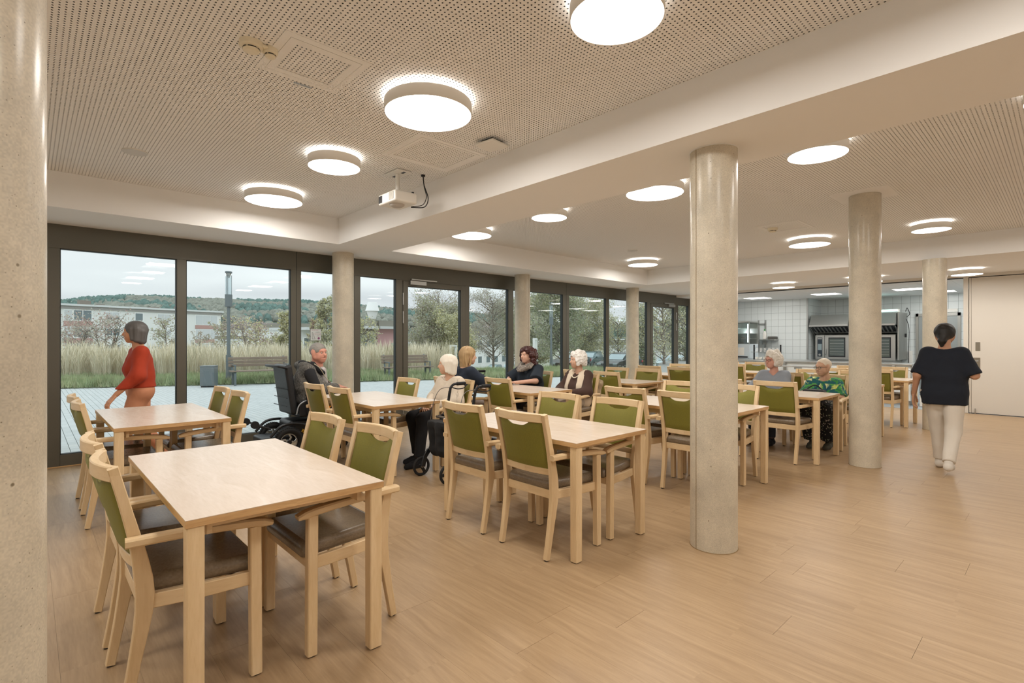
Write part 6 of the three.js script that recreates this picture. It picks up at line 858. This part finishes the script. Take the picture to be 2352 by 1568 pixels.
    part('pane', boxAt(-0.3, -0.295, 0.42, 1.02, -w / 2, w / 2), M.glass, t); for (let k = 0; k < 3; k++) part('shelf', boxAt(-0.26, 0.26, 0.56 + k * 0.15, 0.568 + k * 0.15, -w / 2 + 0.03, w / 2 - 0.03), M.steel, t); part('back_panel', boxAt(0.27, 0.29, 0.42, 1.02, -w / 2, w / 2), M.steelDull, t);
    for (const z of [-0.1, w / 2 - 0.07]) { part('light_strip', boxAt(-0.28, -0.26, 0.46, 0.98, z, z + 0.03), std({ color: 0xffffff, emissive: new THREE.Color(1.6, 1.7, 1.75) }), t); } const pl = new THREE.PointLight(0xf4fbff, 0.25); pl.position.set(-0.1, 0.75, 0); t.add(pl); const n = part('paper_notice', boxAt(-0.304, -0.301, 0.1, 0.32, -0.02, 0.28), M.plasticWhite, t); part('vent_strip', boxAt(-0.304, -0.3, 0.03, 0.07, -0.38, 0.38), M.black, t); for (let k = 0; k < 4; k++) part('food_tray', boxAt(-0.2, 0.1, 0.43 + (k % 2) * 0.14, 0.47 + (k % 2) * 0.14, -0.3 + k * 0.15, -0.2 + k * 0.15, 0.01), std({ color: 0x6a625a, roughness: 0.8 }), t); }
  { const b = bOn(1757, 16.3); const t = thing('wall_shelf', 'small steel wall shelf on the tiled wall', 'shelf', V(AL, 1.42, b)); part('shelf_board', boxAt(-0.32, -0.01, 0, 0.03, -0.2, 0.32, 0.003), M.steel, t); for (const z of [-0.25, -0.05]) part('upright', boxAt(-0.05, -0.01, -0.35, 0.62, z - 0.02, z + 0.02, 0.003), M.steel, t); part('cross_bar', boxAt(-0.05, -0.01, 0.48, 0.52, -0.25, -0.05), M.steel, t); part('bracket', boxAt(-0.25, -0.01, -0.12, 0, -0.06, -0.045), M.steel, t);
    const k = thing('baking_tray', 'dark tray lying on the steel wall shelf', 'tray', V(AL - 0.17, 1.45, b - 0.2)); part('tray', boxAt(-0.12, 0.12, 0, 0.09, -0.1, 0.12, 0.02), std({ color: 0x55524c, roughness: 0.6 }), k);
    const bt = thing('spray_bottle', 'white bottle with green cap on the steel wall shelf', 'bottle', V(AL - 0.17, 1.45, b + 0.02)); part('bottle_body', muv(new THREE.LatheGeometry([[0, 0], [0.05, 0], [0.052, 0.02], [0.052, 0.18], [0.03, 0.24], [0.018, 0.26]].map((p) => new THREE.Vector2(...p)), 18)), M.plasticWhite, bt); part('cap', muv(cylAt(0, 0.26, 0.31, 0, 0.02, 0.02, 12)), std({ color: 0x4f9a57, roughness: 0.5 }), bt); }
  { // glass rack with cups
    const bc = bOn(1762, 14.45), t = thing('glass_rack', 'two-tier rack for glasses standing on the counter', 'rack', V(14.45, 0.9, bc)); for (const z of [-0.34, 0.34]) part('rack_post', boxAt(-0.015, 0.015, 0, 0.4, z - 0.015, z + 0.015), M.black, t); part('tier', boxAt(-0.15, 0.15, 0.2, 0.206, -0.36, 0.36), M.glass, t); part('tier_rim', boxAt(-0.155, -0.145, 0.198, 0.208, -0.36, 0.36), M.steel, t);
    const cup = new THREE.LatheGeometry([[0, 0.002], [0.028, 0.002], [0.036, 0.03], [0.038, 0.075], [0.035, 0.075], [0.033, 0.03], [0, 0.008]].map((p) => new THREE.Vector2(...p)), 16), gl = new THREE.LatheGeometry([[0, 0.002], [0.03, 0.002], [0.035, 0.11], [0.033, 0.11], [0.028, 0.008], [0, 0.008]].map((p) => new THREE.Vector2(...p)), 16), ear = new THREE.TorusGeometry(0.02, 0.005, 6, 12); ear.translate(0.045, 0.04, 0); const gm = phy({ color: 0xffffff, transmission: 0.9, roughness: 0.05, thickness: 0 });
    for (let k = 0; k < 6; k++) { const c = thing('coffee_cup', 'white cup on the lower tier of the glass rack', 'cup', V(14.4, 0.9, bc - 0.27 + k * 0.105), k, 'cups under the glass rack'); part('cup_body', muv(cup), M.plasticWhite, c); part('cup_handle', muv(ear), M.plasticWhite, c); const q = part('drinking_glass', muv(gl), gm); q.position.copy(V(14.42, 1.107, bc - 0.27 + k * 0.105)); tag(q, 'clear glass on the upper tier of the rack', 'glass', 'glasses on the rack'); } }
  { const b = bOn(2091, AB); const t = thing('socket_strip', 'white triple wall socket on the tiles beside the steel door', 'socket', V(AB, yOn(2091, 820, AB), b)); part('plate', boxAt(-0.03, 0, -0.17, 0.17, -0.05, 0.05, 0.006), M.plasticWhite, t); for (let k = 0; k < 3; k++) part('socket_cover', boxAt(-0.036, -0.03, -0.15 + k * 0.105, -0.06 + k * 0.105, -0.04, 0.04, 0.004), M.plasticWhite, t); }
  { const b0 = bOn(2200, AB - 0.02), b1 = bOn(2104, AB - 0.02), d = structGroup('door_3'), g = std({ color: 0x9aa0a0, roughness: 0.4, metalness: 0.5 }); part('door_leaf', boxB(AB - 0.05, AB, 0.01, 2.06, b0, b1 - 0.06, 0.004), g, d); part('door_frame', cat([boxB(AB - 0.07, AB, 0, 2.14, b1 - 0.06, b1), boxB(AB - 0.07, AB, 2.06, 2.14, b0 - 0.06, b1), boxB(AB - 0.07, AB, 0, 2.14, b0 - 0.06, b0)]), M.steelDull, d); part('overlight', boxB(AB - 0.04, AB, 2.16, 2.24, b0, b1 - 0.3), M.plasticWhite, d); }
  const panelOn = new THREE.Color(1, 0.985, 0.95), pm = std({ color: 0xffffff, emissive: panelOn.clone().multiplyScalar(5) });
  for (const [a, b, label] of [[15.3, 6.1, 'rectangular ceiling light over the display cabinet'], [15.3, 4.35, 'rectangular ceiling light in front of the ovens'], [15.3, 2.6, 'rectangular kitchen ceiling light beside the last column'], [16.6, 2.2, 'rectangular kitchen ceiling light over the steel door'], [15.3, 1.0, 'rectangular kitchen ceiling light behind the sliding wall']]) { const t = thing('panel_light', label, 'lamp', V(a, KH, b)); part('light_panel', boxAt(-0.29, 0.29, -0.012, -0.006, -0.29, 0.29), pm, t); part('light_frame', cat([boxAt(-0.3, 0.3, -0.014, -0.004, 0.29, 0.3), boxAt(-0.3, 0.3, -0.014, -0.004, -0.3, -0.29), boxAt(-0.3, -0.29, -0.014, -0.004, -0.29, 0.29), boxAt(0.29, 0.3, -0.014, -0.004, -0.29, 0.29)]), M.plasticWhite, t); const l = new THREE.RectAreaLight(panelOn, 11, 0.58, 0.58); l.position.y = -0.018; l.rotation.x = -Math.PI / 2; t.add(l); }
  { const t = thing('carton', 'white box standing on the kitchen floor behind the walking woman\'s table', 'box', V(14.2, 0, 1.95)); part('box_body', boxAt(-0.2, 0.2, 0, 0.2, -0.25, 0.25, 0.01), M.plasticWhite, t); part('box_lid', boxAt(-0.21, 0.21, 0.2, 0.23, -0.26, 0.26, 0.008), M.plasticWhite, t); }
}
renderer.render(scene, camera);
